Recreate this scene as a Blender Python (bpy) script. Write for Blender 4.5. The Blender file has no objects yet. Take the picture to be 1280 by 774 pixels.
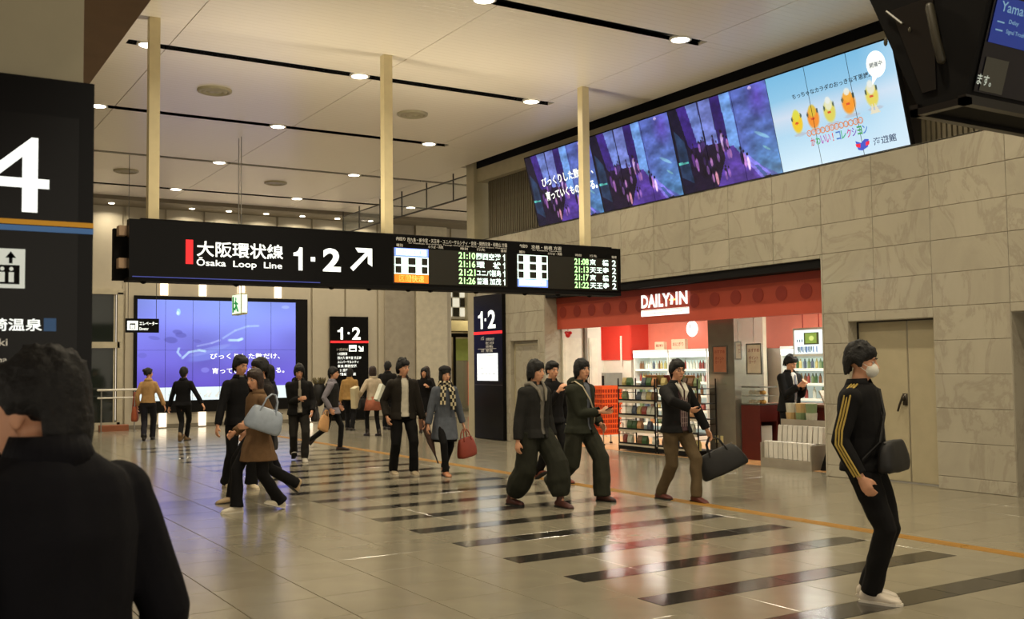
import bpy, bmesh, math, random
import numpy as np
from mathutils import Vector, Matrix, noise
random.seed(7)
SC = bpy.context.scene
COL = SC.collection
# ------------------------------------------------------------------ camera
YAW, PIT, ROLL, CAMZ = 0.5520, 0.0538, -0.0115, 1.58
FWD = Vector((math.sin(YAW)*math.cos(PIT), math.cos(YAW)*math.cos(PIT), math.sin(PIT)))
RGT = Vector((math.cos(YAW), -math.sin(YAW), 0)); UPV = RGT.cross(FWD)
R2 = RGT*math.cos(ROLL)+UPV*math.sin(ROLL); U2 = UPV*math.cos(ROLL)-RGT*math.sin(ROLL)
cd = bpy.data.cameras.new('camera'); cam = bpy.data.objects.new('camera', cd); COL.objects.link(cam)
mm = Matrix((R2, U2, -FWD)).transposed().to_4x4(); mm.translation = (0, 0, CAMZ); cam.matrix_world = mm
cd.sensor_width = 36; cd.lens = 36*1285/1280; cd.clip_start = .05; cd.clip_end = 200
cd.dof.use_dof = True; cd.dof.focus_distance = 13.5; cd.dof.aperture_fstop = 7.0
SC.camera = cam
# ------------------------------------------------------------------ world and exposure
wd = bpy.data.worlds.new('world'); SC.world = wd; wd.use_nodes = True
wd.node_tree.nodes['Background'].inputs[0].default_value = (1, .88, .70, 1)
wd.node_tree.nodes['Background'].inputs[1].default_value = 1.0
SC.view_settings.view_transform = 'Standard'; SC.view_settings.look = 'None'
SC.view_settings.gamma = 1; SC.view_settings.exposure = 0.0; SC.view_settings.use_curve_mapping = False
LAMP_W = 54.0          # watts of one ceiling downlight
WALLWASH_W = 15.0
LAMP_COL = (1, .86, .62)
SHOP_W = 38.0
ADDED_UPLIGHT_W = 85.0      # fill lamps added on the big hanging sign to brighten the ceiling
# ------------------------------------------------------------------ helpers
def lin(c):
    return tuple(((v/255)/12.92 if v/255 <= .04045 else ((v/255+.055)/1.055)**2.4) for v in c)
MATS = {}
def M(name, rgb=(128,128,128), rough=.6, metal=0.0, emit=0.0, var=.06, scale=6, bump=0.0, spec=.5, alpha=1, coat=0, rnd=0.0):
    if name in MATS: return MATS[name]
    m = bpy.data.materials.new(name); m.use_nodes = True; nt = m.node_tree; b = nt.nodes['Principled BSDF']
    c = lin(rgb); b.inputs['Roughness'].default_value = rough; b.inputs['Metallic'].default_value = metal
    b.inputs['Specular IOR Level'].default_value = spec; b.inputs['Base Color'].default_value = (*c, 1)
    if coat: b.inputs['Coat Weight'].default_value = coat; b.inputs['Coat Roughness'].default_value = .1
    if emit:
        b.inputs['Emission Color'].default_value = (*c, 1); b.inputs['Emission Strength'].default_value = emit
    elif var or rnd:
        tc = nt.nodes.new('ShaderNodeTexCoord'); nz = nt.nodes.new('ShaderNodeTexNoise')
        nz.inputs['Scale'].default_value = scale; nz.inputs['Detail'].default_value = 4
        nt.links.new(tc.outputs['Object'], nz.inputs['Vector'])
        mr = nt.nodes.new('ShaderNodeMapRange'); mr.inputs[1].default_value = .3; mr.inputs[2].default_value = .7
        mr.inputs[3].default_value = 1-var*1.5; mr.inputs[4].default_value = 1+var*1.5
        nt.links.new(nz.outputs['Fac'], mr.inputs[0])
        hs = nt.nodes.new('ShaderNodeHueSaturation'); hs.inputs['Color'].default_value = (*c, 1)
        if rnd:
            oi = nt.nodes.new('ShaderNodeObjectInfo'); m2 = nt.nodes.new('ShaderNodeMapRange')
            m2.inputs[3].default_value = 1-rnd; m2.inputs[4].default_value = 1+rnd
            nt.links.new(oi.outputs['Random'], m2.inputs[0])
            mu = nt.nodes.new('ShaderNodeMath'); mu.operation = 'MULTIPLY'
            nt.links.new(mr.outputs[0], mu.inputs[0]); nt.links.new(m2.outputs[0], mu.inputs[1]); nt.links.new(mu.outputs[0], hs.inputs['Value'])
        else: nt.links.new(mr.outputs[0], hs.inputs['Value'])
        nt.links.new(hs.outputs[0], b.inputs['Base Color'])
        if bump:
            bp = nt.nodes.new('ShaderNodeBump'); bp.inputs['Strength'].default_value = bump; bp.inputs['Distance'].default_value = .02
            nt.links.new(nz.outputs['Fac'], bp.inputs['Height']); nt.links.new(bp.outputs[0], b.inputs['Normal'])
    if alpha < 1:
        b.inputs['Alpha'].default_value = alpha
    MATS[name] = m; return m
def attr_mat(name, strength=1.0):
    if name in MATS: return MATS[name]
    m = bpy.data.materials.new(name); m.use_nodes = True; nt = m.node_tree; b = nt.nodes['Principled BSDF']
    a = nt.nodes.new('ShaderNodeAttribute'); a.attribute_name = 'picture'
    b.inputs['Base Color'].default_value = (.01, .01, .012, 1); b.inputs['Roughness'].default_value = .25
    nt.links.new(a.outputs['Color'], b.inputs['Emission Color']); b.inputs['Emission Strength'].default_value = strength
    MATS[name] = m; return m
class MB:
    def __init__(s): s.v = []; s.f = []; s.mi = []; s.cur = 0; s.mx = None
    def add(s, vs, fs):
        n = len(s.v)
        if s.mx is not None: vs = [tuple(s.mx @ Vector(p)) for p in vs]
        s.v += [tuple(p) for p in vs]; s.f += [tuple(i+n for i in f) for f in fs]; s.mi += [s.cur]*len(fs); return s
    def box(s, x0, x1, y0, y1, z0, z1):
        v = [(x, y, z) for z in (z0, z1) for y in (y0, y1) for x in (x0, x1)]
        return s.add(v, [(0,2,3,1), (4,5,7,6), (0,1,5,4), (1,3,7,5), (3,2,6,7), (2,0,4,6)])
    def cbox(s, c, d): return s.box(c[0]-d[0]/2, c[0]+d[0]/2, c[1]-d[1]/2, c[1]+d[1]/2, c[2]-d[2]/2, c[2]+d[2]/2)
    def tile(s, x0, x1, y0, y1, z0, z1, b=.004):     # box with bevelled top
        v = [(x0,y0,z0),(x1,y0,z0),(x1,y1,z0),(x0,y1,z0),(x0,y0,z1-b),(x1,y0,z1-b),(x1,y1,z1-b),(x0,y1,z1-b),(x0+b,y0+b,z1),(x1-b,y0+b,z1),(x1-b,y1-b,z1),(x0+b,y1-b,z1)]
        return s.add(v, [(0,1,5,4),(1,2,6,5),(2,3,7,6),(3,0,4,7),(4,5,9,8),(5,6,10,9),(6,7,11,10),(7,4,8,11),(8,9,10,11)])
    def loft(s, rings, cap=True):     # rings: lists of points with equal count
        n = len(rings[0]); v = [p for r in rings for p in r]; f = []
        for i in range(len(rings)-1):
            for j in range(n):
                a = i*n+j; b = i*n+(j+1) % n; f.append((a, b, b+n, a+n))
        if cap: f.append(tuple(range(n))[::-1]); f.append(tuple((len(rings)-1)*n+j for j in range(n)))
        return s.add(v, f)
    def tube(s, pts, r, n=8, rz=1.0, caps=True):
        pts = [Vector(p) for p in pts]; rr = r if isinstance(r, (list, tuple)) else [r]*len(pts); rings = []
        d0 = (pts[1]-pts[0]).normalized(); u = d0.orthogonal().normalized()
        if abs(d0.z) < .9: u = d0.cross(Vector((0,0,1))).normalized()
        for i, p in enumerate(pts):
            d = (pts[min(i+1, len(pts)-1)]-pts[max(i-1, 0)]).normalized(); u = (u-d*u.dot(d)).normalized(); w = d.cross(u)
            ring = [p+(u*math.cos(2*math.pi*k/n)+w*math.sin(2*math.pi*k/n)*rz)*rr[i] for k in range(n)]; rings.append(ring)
        if caps:   # rounded ends
            def cr(ring, p, d, k, off): return [p+(q-p)*k+d*off for q in ring]
            d = (pts[0]-pts[1]).normalized(); r0 = rr[0]
            rings = [cr(rings[0], pts[0], d, .3, r0*.95), cr(rings[0], pts[0], d, .75, r0*.66)]+rings
            d = (pts[-1]-pts[-2]).normalized(); r1 = rr[-1]
            rings = rings+[cr(rings[-1], pts[-1], d, .75, r1*.66), cr(rings[-1], pts[-1], d, .3, r1*.95)]
        return s.loft(rings)
    def ell(s, c, r, n=14, m=9, rot=None):
        c = Vector(c); rings = []
        for i in range(m):
            t = math.pi*(i+.35)/(m-.3)-math.pi/2
            ring = []
            for j in range(n):
                a = 2*math.pi*j/n; p = Vector((r[0]*math.cos(t)*math.cos(a), r[1]*math.cos(t)*math.sin(a), r[2]*math.sin(t)))
                ring.append(c+(rot @ p if rot else p))
            rings.append(ring)
        return s.loft(rings)
    def cyl(s, c, r, h, n=16, r2=None):
        r2 = r if r2 is None else r2
        return s.loft([[(c[0]+r*math.cos(2*math.pi*k/n), c[1]+r*math.sin(2*math.pi*k/n), c[2]) for k in range(n)],
                       [(c[0]+r2*math.cos(2*math.pi*k/n), c[1]+r2*math.sin(2*math.pi*k/n), c[2]+h) for k in range(n)]])
    def mesh(s, name, mats, smooth=False):
        me = bpy.data.meshes.new(name); me.from_pydata(s.v, [], s.f)
        for m in (mats if isinstance(mats, (list, tuple)) else [mats]): me.materials.append(m)
        if any(s.mi): me.polygons.foreach_set('material_index', s.mi)
        bm = bmesh.new(); bm.from_mesh(me); bmesh.ops.recalc_face_normals(bm, faces=bm.faces); bm.to_mesh(me); bm.free()
        if smooth: me.polygons.foreach_set('use_smooth', [True]*len(me.polygons))
        me.update(); return me
    def build(s, name, mats, parent=None, smooth=False, loc=None):
        return link(name, s.mesh(name, mats, smooth), parent, loc)
def link(name, me, parent=None, loc=None):
    o = bpy.data.objects.new(name, me); COL.objects.link(o)
    if parent is not None: o.parent = parent
    if loc is not None: o.location = loc
    return o
def tag(o, label=None, cat=None, group=None, kind=None):
    if label: o['label'] = label
    if cat: o['category'] = cat
    if group: o['group'] = group
    if kind: o['kind'] = kind
    return o
def empty(name, loc, label=None, cat=None, group=None, kind=None, rz=0):
    o = bpy.data.objects.new(name, None); COL.objects.link(o); o.location = loc; o.rotation_euler = (0, 0, rz); o.empty_display_size = .1
    return tag(o, label, cat, group, kind)
def plain(name, me, mats_, ):
    return me
BAKE = bpy.data.scenes.new('bake_scene')
def bake_graph():
    with bpy.context.temp_override(scene=BAKE, view_layer=BAKE.view_layers[0]): return bpy.context.evaluated_depsgraph_get()
def bake(me, mods):
    o = bpy.data.objects.new('tmp', me); BAKE.collection.objects.link(o)
    for typ, kw in mods:
        m = o.modifiers.new('m', typ)
        for k, v in kw.items(): setattr(m, k, v)
    dg = bake_graph(); dg.update()
    r = bpy.data.meshes.new_from_object(o.evaluated_get(dg)); bpy.data.objects.remove(o); return r
TEXTC = {}
def glyphs(s, bold=0, spacing=1.0):
    k = (s, bold, spacing)
    if k not in TEXTC:
        c = bpy.data.curves.new('t', 'FONT'); c.body = s; c.resolution_u = 3; c.offset = bold; c.space_character = spacing
        o = bpy.data.objects.new('t', c); BAKE.collection.objects.link(o); dg = bake_graph(); dg.update()
        me = bpy.data.meshes.new_from_object(o.evaluated_get(dg)); bpy.data.objects.remove(o)
        v = np.array([p.co[:2] for p in me.vertices]); f = [tuple(p.vertices) for p in me.polygons]; bpy.data.meshes.remove(me)
        v = v-v.min(0); TEXTC[k] = (v/np.maximum(v.max(0), 1e-6), f, v.max(0))
    return TEXTC[k]
def text(name, s, org, U, V, w, h, mat, parent=None, bold=.012, spacing=1.0, label=None):
    """lettering laid flat on a face: org lower-left corner, U along the line, V up, box w x h"""
    v, f, dim = glyphs(s, bold, spacing); org, U, V = Vector(org), Vector(U).normalized(), Vector(V).normalized()
    mb = MB(); mb.add([org+U*(a*w)+V*(b*h) for a, b in v], f)
    me = bpy.data.meshes.new(name); me.from_pydata(mb.v, [], mb.f); me.materials.append(mat)
    o = link(name, me, parent)
    if label: o['label'] = label
    return o
def flat(mb, org, U, V, pts, n=0.0):
    org, U, V = Vector(org), Vector(U), Vector(V); N = U.cross(V).normalized()
    mb.add([org+U*a+V*b+N*n for a, b in pts], [tuple(range(len(pts)))]); return mb
def rectp(a0, b0, a1, b1): return [(a0, b0), (a1, b0), (a1, b1), (a0, b1)]
def area(name, loc, size, watts, col, rot=(0, 0, 0), shape='SQUARE', size_y=None, spread=180, parent=None):
    l = bpy.data.lights.new(name, 'AREA'); l.energy = watts; l.color = col; l.size = size; l.shape = shape
    if size_y: l.shape = 'RECTANGLE'; l.size_y = size_y
    l.spread = math.radians(spread); o = bpy.data.objects.new(name, l); o.location = loc; o.rotation_euler = rot; COL.objects.link(o)
    if parent is not None: o.parent = parent
    return o
# ---- painting of pictures shown by screens: numpy canvases, v up
class Canvas:
    def __init__(s, w, h, top, bot):
        s.w, s.h = w, h; t = np.linspace(0, 1, h)[:, None, None]; s.a = (np.array(bot, float)*(1-t)+np.array(top, float)*t)*np.ones((1, w, 1))
        s.U, s.V = np.meshgrid((np.arange(w)+.5)/w, (np.arange(h)+.5)/h)
    def blend(s, m, c): s.a = s.a*(1-m[..., None])+np.array(c, float)*m[..., None]
    def poly(s, pts, c, al=1.0):
        x, y = s.U, s.V; ins = np.zeros_like(x, bool); n = len(pts)
        for i in range(n):
            (x1, y1), (x2, y2) = pts[i], pts[(i+1) % n]
            if y1 == y2: continue
            k = ((y1 > y) != (y2 > y)) & (x < (x2-x1)*(y-y1)/(y2-y1)+x1); ins ^= k
        s.blend(ins*al, c)
    def ell(s, cx, cy, rx, ry, c, al=1.0, rot=0, soft=.25):
        dx, dy = s.U-cx, s.V-cy; cr, sr = math.cos(rot), math.sin(rot)
        d = np.hypot((dx*cr+dy*sr)/rx, (-dx*sr+dy*cr)/ry); s.blend(np.clip((1-d)/soft, 0, 1)*al, c)
    def noise(s, amt, sc, seed=0):
        rs = np.random.RandomState(seed); g = rs.rand(sc+2, sc+2); xi, yi = s.U*sc, s.V*sc; x0, y0 = xi.astype(int), yi.astype(int); fx, fy = xi-x0, yi-y0
        fx = fx*fx*(3-2*fx); fy = fy*fy*(3-2*fy)
        n = g[y0, x0]*(1-fx)*(1-fy)+g[y0, x0+1]*fx*(1-fy)+g[y0+1, x0]*(1-fx)*fy+g[y0+1, x0+1]*fx*fy
        s.a = s.a*(1+amt*(n[..., None]-.5)*2)
    def piece(s, name, u0, u1, v0, v1, org, U, V, mat, parent):
        """the part of the picture between u0..u1, v0..v1 as one emitting panel; U, V span the whole picture"""
        i0, i1, j0, j1 = round(u0*s.w), round(u1*s.w), round(v0*s.h), round(v1*s.h); org, U, V = Vector(org), Vector(U), Vector(V)
        g = .004/U.length; nx, ny = i1-i0, j1-j0
        us = np.linspace(u0+g, u1-g, nx+1); vs = np.linspace(v0+g, v1-g, ny+1)
        vv = [org+U*a+V*b for b in vs for a in us]; fs = [(j*(nx+1)+i, j*(nx+1)+i+1, (j+1)*(nx+1)+i+1, (j+1)*(nx+1)+i) for j in range(ny) for i in range(nx)]
        me = bpy.data.meshes.new(name); me.from_pydata(vv, [], fs); me.materials.append(mat)
        at = me.color_attributes.new('picture', 'FLOAT_COLOR', 'CORNER'); a = np.clip(s.a[j0:j1, i0:i1].reshape(-1, 3)/255, 0, 1)
        a = np.where(a <= .04045, a/12.92, ((a+.055)/1.055)**2.4); a = np.concatenate([a, np.ones((len(a), 1))], 1)
        at.data.foreach_set('color', np.repeat(a, 4, axis=0).astype('f').ravel()); return link(name, me, parent)
# ================================================================== materials of the building
floor_m = M('polished_floor_stone', (138,132,114), rough=.17, var=.05, scale=3, rnd=.045, spec=.6)
dark_m = M('dark_floor_stone', (44,42,38), rough=.14, var=.12, scale=5, rnd=.08, spec=.6)
grout_m = M('grout', (118,110,94), rough=.8)
yellow_m = M('yellow_tactile', (158,116,36), rough=.55, rnd=.05)
def marble():
    m = bpy.data.materials.new('marble'); m.use_nodes = True; nt = m.node_tree; b = nt.nodes['Principled BSDF']; L = nt.links.new
    tc = nt.nodes.new('ShaderNodeTexCoord'); oi = nt.nodes.new('ShaderNodeObjectInfo'); ad = nt.nodes.new('ShaderNodeVectorMath'); ad.operation = 'MULTIPLY_ADD'
    cb = nt.nodes.new('ShaderNodeCombineXYZ')
    ml = nt.nodes.new('ShaderNodeMath'); ml.operation = 'MULTIPLY'; ml.inputs[1].default_value = 31.0; L(oi.outputs['Random'], ml.inputs[0])
    for k in range(3): L(ml.outputs[0], cb.inputs[k])
    ad.inputs[1].default_value = (1, 1, .75); L(tc.outputs['Object'], ad.inputs[0]); L(cb.outputs[0], ad.inputs[2])
    mp = nt.nodes.new('ShaderNodeMapping'); mp.inputs['Rotation'].default_value = (.7, .2, .3); L(ad.outputs[0], mp.inputs[0])
    n = nt.nodes.new('ShaderNodeTexNoise'); n.inputs['Scale'].default_value = 1.1; n.inputs['Detail'].default_value = 12; n.inputs['Roughness'].default_value = .62; n.inputs['Distortion'].default_value = 1.2
    L(mp.outputs[0], n.inputs['Vector'])
    r = nt.nodes.new('ShaderNodeValToRGB'); e = r.color_ramp.elements; e[0].position = .30; e[0].color = (*lin((166,160,144)), 1); e[1].position = .75; e[1].color = (*lin((184,178,161)), 1)
    for p, c in ((.46, (175,169,152)), (.50, (162,155,139)), (.53, (176,170,153))):
        q = e.new(p); q.color = (*lin(c), 1)
    L(n.outputs['Fac'], r.inputs[0])
    m2 = nt.nodes.new('ShaderNodeMapRange'); m2.inputs[3].default_value = .965; m2.inputs[4].default_value = 1.05; L(oi.outputs['Random'], m2.inputs[0])
    hs = nt.nodes.new('ShaderNodeHueSaturation'); L(r.outputs[0], hs.inputs['Color']); L(m2.outputs[0], hs.inputs['Value']); L(hs.outputs[0], b.inputs['Base Color'])
    b.inputs['Roughness'].default_value = .16; b.inputs['Specular IOR Level'].default_value = .5
    return m
marble_m = marble()
def ceil_mat():
    m = bpy.data.materials.new('ceiling_metal_slats'); m.use_nodes = True; nt = m.node_tree; b = nt.nodes['Principled BSDF']; L = nt.links.new
    b.inputs['Base Color'].default_value = (*lin((214,206,190)), 1); b.inputs['Roughness'].default_value = .3; b.inputs['Specular IOR Level'].default_value = .6
    tc = nt.nodes.new('ShaderNodeTexCoord'); w = nt.nodes.new('ShaderNodeTexWave'); w.bands_direction = 'Y'; w.inputs['Scale'].default_value = 2.6; w.wave_profile = 'SAW'
    L(tc.outputs['Object'], w.inputs['Vector']); r = nt.nodes.new('ShaderNodeMapRange'); r.inputs[1].default_value = 0; r.inputs[2].default_value = .12; L(w.outputs['Fac'], r.inputs[0])
    bp = nt.nodes.new('ShaderNodeBump'); bp.inputs['Strength'].default_value = .5; bp.inputs['Distance'].default_value = .008; L(r.outputs[0], bp.inputs['Height']); L(bp.outputs[0], b.inputs['Normal'])
    mx = nt.nodes.new('ShaderNodeMapRange'); mx.inputs[3].default_value = .88; mx.inputs[4].default_value = 1; L(r.outputs[0], mx.inputs[0])
    hs = nt.nodes.new('ShaderNodeHueSaturation'); hs.inputs['Color'].default_value = (*lin((240,232,218)), 1); L(mx.outputs[0], hs.inputs['Value']); L(hs.outputs[0], b.inputs['Base Color'])
    return m
ceil_m = ceil_mat()
wall_m = M('painted_wall', (186,178,160), rough=.5, var=.02)
beige_m = M('beige_panel', (176,168,140), rough=.5, var=.03)
brown_m = M('brown_soffit', (124,98,74), rough=.7, var=.05)
black_m = M('black_gloss', (10,10,11), rough=.25, var=0, spec=.18)
blackm_m = M('black_matt', (10,9,9), rough=.75, var=0, spec=.2)
dkgrey_m = M('dark_grey_metal', (52,48,44), rough=.45, var=.05)
post_m = M('cream_painted_steel', (226,212,168), rough=.45, var=.03)
white_m = M('white_enamel', (225,222,212), rough=.4, var=.02)
steel_m = M('brushed_steel', (150,148,142), rough=.3, metal=.9, var=.05)
glow_m = M('lamp_glow', (255,246,224), emit=14)
def glass_mat(name, tint, a):
    m = M(name, tint, rough=.05, var=0, alpha=a, spec=.6); return m
glass_m = glass_mat('clear_glass', (190,200,190), .22); dglass_m = glass_mat('dark_glass', (38,44,40), .9)
# ================================================================== floor
fb = MB().box(-6, 20, -4, 34, -.2, -.006); floor = fb.build('floor', grout_m); floor['kind'] = 'structure'
T = .5867; GX0, GY0 = 4.38, 5.55
def seen(x, y, z=0, mar=60):
    p = Vector((x, y, z-CAMZ)); d = p.dot(FWD)
    if d < .3: return False
    u, v = 640+1285*p.dot(R2)/d, 387-1285*p.dot(U2)/d; return -mar < u < 1280+mar and -mar < v < 774+mar
def tile_mesh(w, d, mat, nm): return MB().tile(.002, w-.002, .002, d-.002, -.03, 0, .003).mesh(nm, mat)
cells = []      # (x, y, w, d, kind)
y = -3.0
rows = [GY0-.88*3+.88*k for k in range(22)]
for yy in rows:
    for k in range(5):
        x = GX0+.614*k
        cells.append((x, yy-.27, .614, .27, 'dark')); cells.append((x, yy, .614, .61, 'light'))
nrow = int((28.5-2.3)/T)
for j in range(nrow):
    yy = 6.81-T*8+T*j
    for i in range(-9, 0): cells.append((GX0+T*i, yy, T, T, 'sq'))
    for i in range(0, 18):
        x = 7.45+T*i
        if x > 17: break
        if yy < 19.5 and x > 11.1: continue
        if abs(x+.293-7.86) < .01: pass
        cells.append((x, yy, T, T, 'sq'))
top_y = rows[-1]+.61
for j in range(int((28.4-top_y)/T)):
    for i in range(5): cells.append((GX0+.614*i, top_y+T*j, .614, T, 'sq2'))
tm = {'dark': tile_mesh(.614, .27, dark_m, 'dark_tile'), 'light': tile_mesh(.614, .61, floor_m, 'light_tile'), 'sq': tile_mesh(T, T, floor_m, 'floor_tile')}
cells.sort(key=lambda c: math.hypot(c[0], c[1])); far = MB(); nd = nl = 0
for (x, y, w, d, k) in cells:
    if not any(seen(x+a*w, y+b*d) for a in (0, 1) for b in (0, 1)): continue
    if k == 'dark' and nd < 110: nd += 1; link('dark_tile', tm[k], floor, (x, y, 0))
    elif k in ('light', 'sq') and nl < 296 and y < 13: nl += 1; link('floor_tile', tm[k], floor, (x, y, 0))
    else:
        far.cur = 1 if k == 'dark' else 0; far.tile(x+.002, x+w-.002, y+.002, y+d-.002, -.03, 0, .003)
fo = far.build('distant_floor_tiles', [floor_m, dark_m], floor); fo['kind'] = 'stuff'
guide = empty('trim_1', (7.86, 0, 0), kind='structure')
gm = MB().tile(-.08, .08, .002, .583, -.0, .004, .002)
for k in range(4):
    gm.tile(-.066+.036*k, -.046+.036*k, .02, .57, .003, .008, .002)
gme = gm.mesh('guide_tile', yellow_m)
for j in range(34): link('guide_tile', gme, guide, (0, 4.3+T*j, 0))
# ================================================================== right wall, marble slabs
XW = 11.15
SHOP = (9.9, 16.9, -1, 3.01); DOOR = (8.13, 9.45, -1, 2.11); REC = (4.9, 7.1, -1, 2.13); REC2 = (17.15, 18.2, -1, 2.07)
def subtract(rs, h):
    out = []
    for (a, b, c, d) in rs:
        A, B, C, D = max(a, h[0]), min(b, h[1]), max(c, h[2]), min(d, h[3])
        if A >= B or C >= D: out.append((a, b, c, d)); continue
        if a < A: out.append((a, A, c, d))
        if B < b: out.append((B, b, c, d))
        if c < C: out.append((A, B, c, C))
        if D < d: out.append((A, B, D, d))
    return [r for r in out if r[1]-r[0] > .02 and r[3]-r[2] > .015]
HOLES = [SHOP, DOOR, REC, REC2]
rs = [(4.0, 19.6, 0, 4.31)]
for h in HOLES: rs = subtract(rs, h)
bk = MB()
for (a, b, c, d) in rs: bk.box(XW+.03, XW+.45, a, b, c, d)
wall_r = bk.build('wall_right', M('mortar', (150,143,125), rough=.9)); wall_r['kind'] = 'structure'
zs = [0, .16]+[.575+.415*k for k in range(10)]; zs[-1] = 4.32
for ci in range(len(zs)-1):
    c, d = zs[ci], zs[ci+1]
    ed = [4.0+.0]+[y0 for y0 in (5.29, 6.2, 7.1, 8.13, 9.0, 9.87, 10.78, 11.7, 12.6, 13.5, 14.4, 15.3, 16.1, 16.9, 17.6, 18.3, 19.0, 19.6)]
    for a, b in zip(ed[:-1], ed[1:]):
        r_ = [(a, b, c, d)]
        for h in HOLES: r_ = subtract(r_, h)
        for (a2, b2, c2, d2) in r_:
            g = .0022; s = MB(); w, hh = b2-a2-2*g, d2-c2-2*g; bv = .004
            v = [(.035, -w/2, -hh/2), (.035, w/2, -hh/2), (.035, w/2, hh/2), (.035, -w/2, hh/2), (bv, -w/2, -hh/2), (bv, w/2, -hh/2), (bv, w/2, hh/2), (bv, -w/2, hh/2),
                 (0, -w/2+bv, -hh/2+bv), (0, w/2-bv, -hh/2+bv), (0, w/2-bv, hh/2-bv), (0, -w/2+bv, hh/2-bv)]
            s.add(v, [(0,1,5,4),(1,2,6,5),(2,3,7,6),(3,0,4,7),(4,5,9,8),(5,6,10,9),(6,7,11,10),(7,4,8,11),(8,9,10,11)])
            s.build('marble_slab', marble_m, wall_r, loc=(XW, (a2+b2)/2, (c2+d2)/2))
rv = MB()      # marble reveals of the openings
for (a, b, c, d) in (DOOR, REC, REC2):
    rv.box(XW+.012, XW+.3, b-.004, b+.03, 0, d); rv.box(XW+.012, XW+.3, a-.03, a+.004, 0, d); rv.box(XW+.012, XW+.3, a, b, d-.004, d+.03)
rv.box(XW+.012, XW+.46, 9.87, 9.904, 0, 3.01); rv.box(XW+.012, XW+.46, 16.896, 16.93, 0, 3.01)
rv.build('opening_reveal', marble_m, wall_r)
# marble-framed double door
dm = M('door_paint', (176,166,138), rough=.45, var=.03); hm = M('dark_handle_metal', (60,54,46), rough=.35, metal=.6)
d1 = empty('door_1', (XW+.2, 8.79, 0), kind='structure')
for a, b, nm in ((8.14, 8.66, 'door_leaf'), (8.67, 9.44, 'door_leaf')):
    o = MB().tile(0, b-a-.012, 0, 2.08, 0, .05, .006).mesh('door_leaf', dm)
    o.transform(Matrix(((0,0,-1,.0), (1,0,0,0), (0,1,0,0), (0,0,0,1)))); lf = link('door_leaf', o, d1, (.04, a-8.79+.006, .015))
    o2 = MB().box(-.018, -.01, .015, b-a-.03, 1.68, 2.06).build('upper_panel', M('door_upper_paint', (150,140,114), rough=.5), lf)
MB().box(-.03, .02, -.67, -.65, 0, 2.1).box(-.03, .02, .65, .665, 0, 2.1).box(-.03, .02, -.66, .66, 2.09, 2.11).build('door_frame', dkgrey_m, d1)
MB().cyl((-.06, -.08, 1.06), .02, .06).tube([(-.07, -.08, 1.12), (-.075, -.03, 1.0), (-.075, -.005, .93)], .014, caps=True).box(-.035, -.01, -.11, -.05, 1.0, 1.15).build('door_handle', hm, d1, smooth=True)
# closed side recess (far right) and blind marble door (by the pillar)
d2 = empty('door_2', (XW+.27, 6.0, 0), kind='structure')
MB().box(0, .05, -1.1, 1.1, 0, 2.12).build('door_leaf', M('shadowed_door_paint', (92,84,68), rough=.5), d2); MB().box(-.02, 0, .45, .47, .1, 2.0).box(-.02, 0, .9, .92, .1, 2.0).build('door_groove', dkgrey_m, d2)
d3 = empty('door_3', (XW+.1, 17.675, 0), kind='structure')
MB().box(0, .05, -.52, .52, 0, 2.06).build('door_leaf', marble_m, d3); MB().box(-.012, 0, -.50, -.47, .02, 2.0).box(-.012, 0, .47, .50, .02, 2.0).box(-.012, 0, -.5, .5, 1.98, 2.01).build('door_frame', beige_m, d3)
# louvred band above the marble
lv = MB().box(XW+.28, XW+.32, 4.0, 19.5, 4.3, 5.7).build('wall_louver', dkgrey_m); lv['kind'] = 'structure'
sm = MB().box(XW+.2, XW+.27, -.024, .024, 4.315, 5.62).mesh('louver_slat', M('louver_paint', (112,104,84), rough=.5, metal=.2))
yy = 17.2
while yy < 19.4: link('louver_slat', sm, lv, (0, yy, 0)); yy += .085
yy = 6.0
while yy < 8.35: link('louver_slat', sm, lv, (0, yy, 0)); yy += .075
MB().box(XW, XW+.33, 4.0, 19.5, 4.30, 4.315).build('ledge', dkgrey_m, lv)
MB().box(XW+.04, XW+.4, 4.0, 19.6, 5.92, 6.28).build('shadow_gap', blackm_m, wall_r)
bh = MB().box(XW+.05, XW+.4, 4.0, 19.6, 5.62, 5.92).build('trim_2', beige_m); bh['kind'] = 'structure'
cp = MB().box(XW-.02, XW+.4, 19.62, 19.95, 0, 6.3).build('trim_3', beige_m); cp['kind'] = 'structure'
blk = MB().box(XW+.4, 17, 19.9, 20.0, 0, 6.3).build('wall_shop_back', wall_m); blk['kind'] = 'structure'
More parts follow.
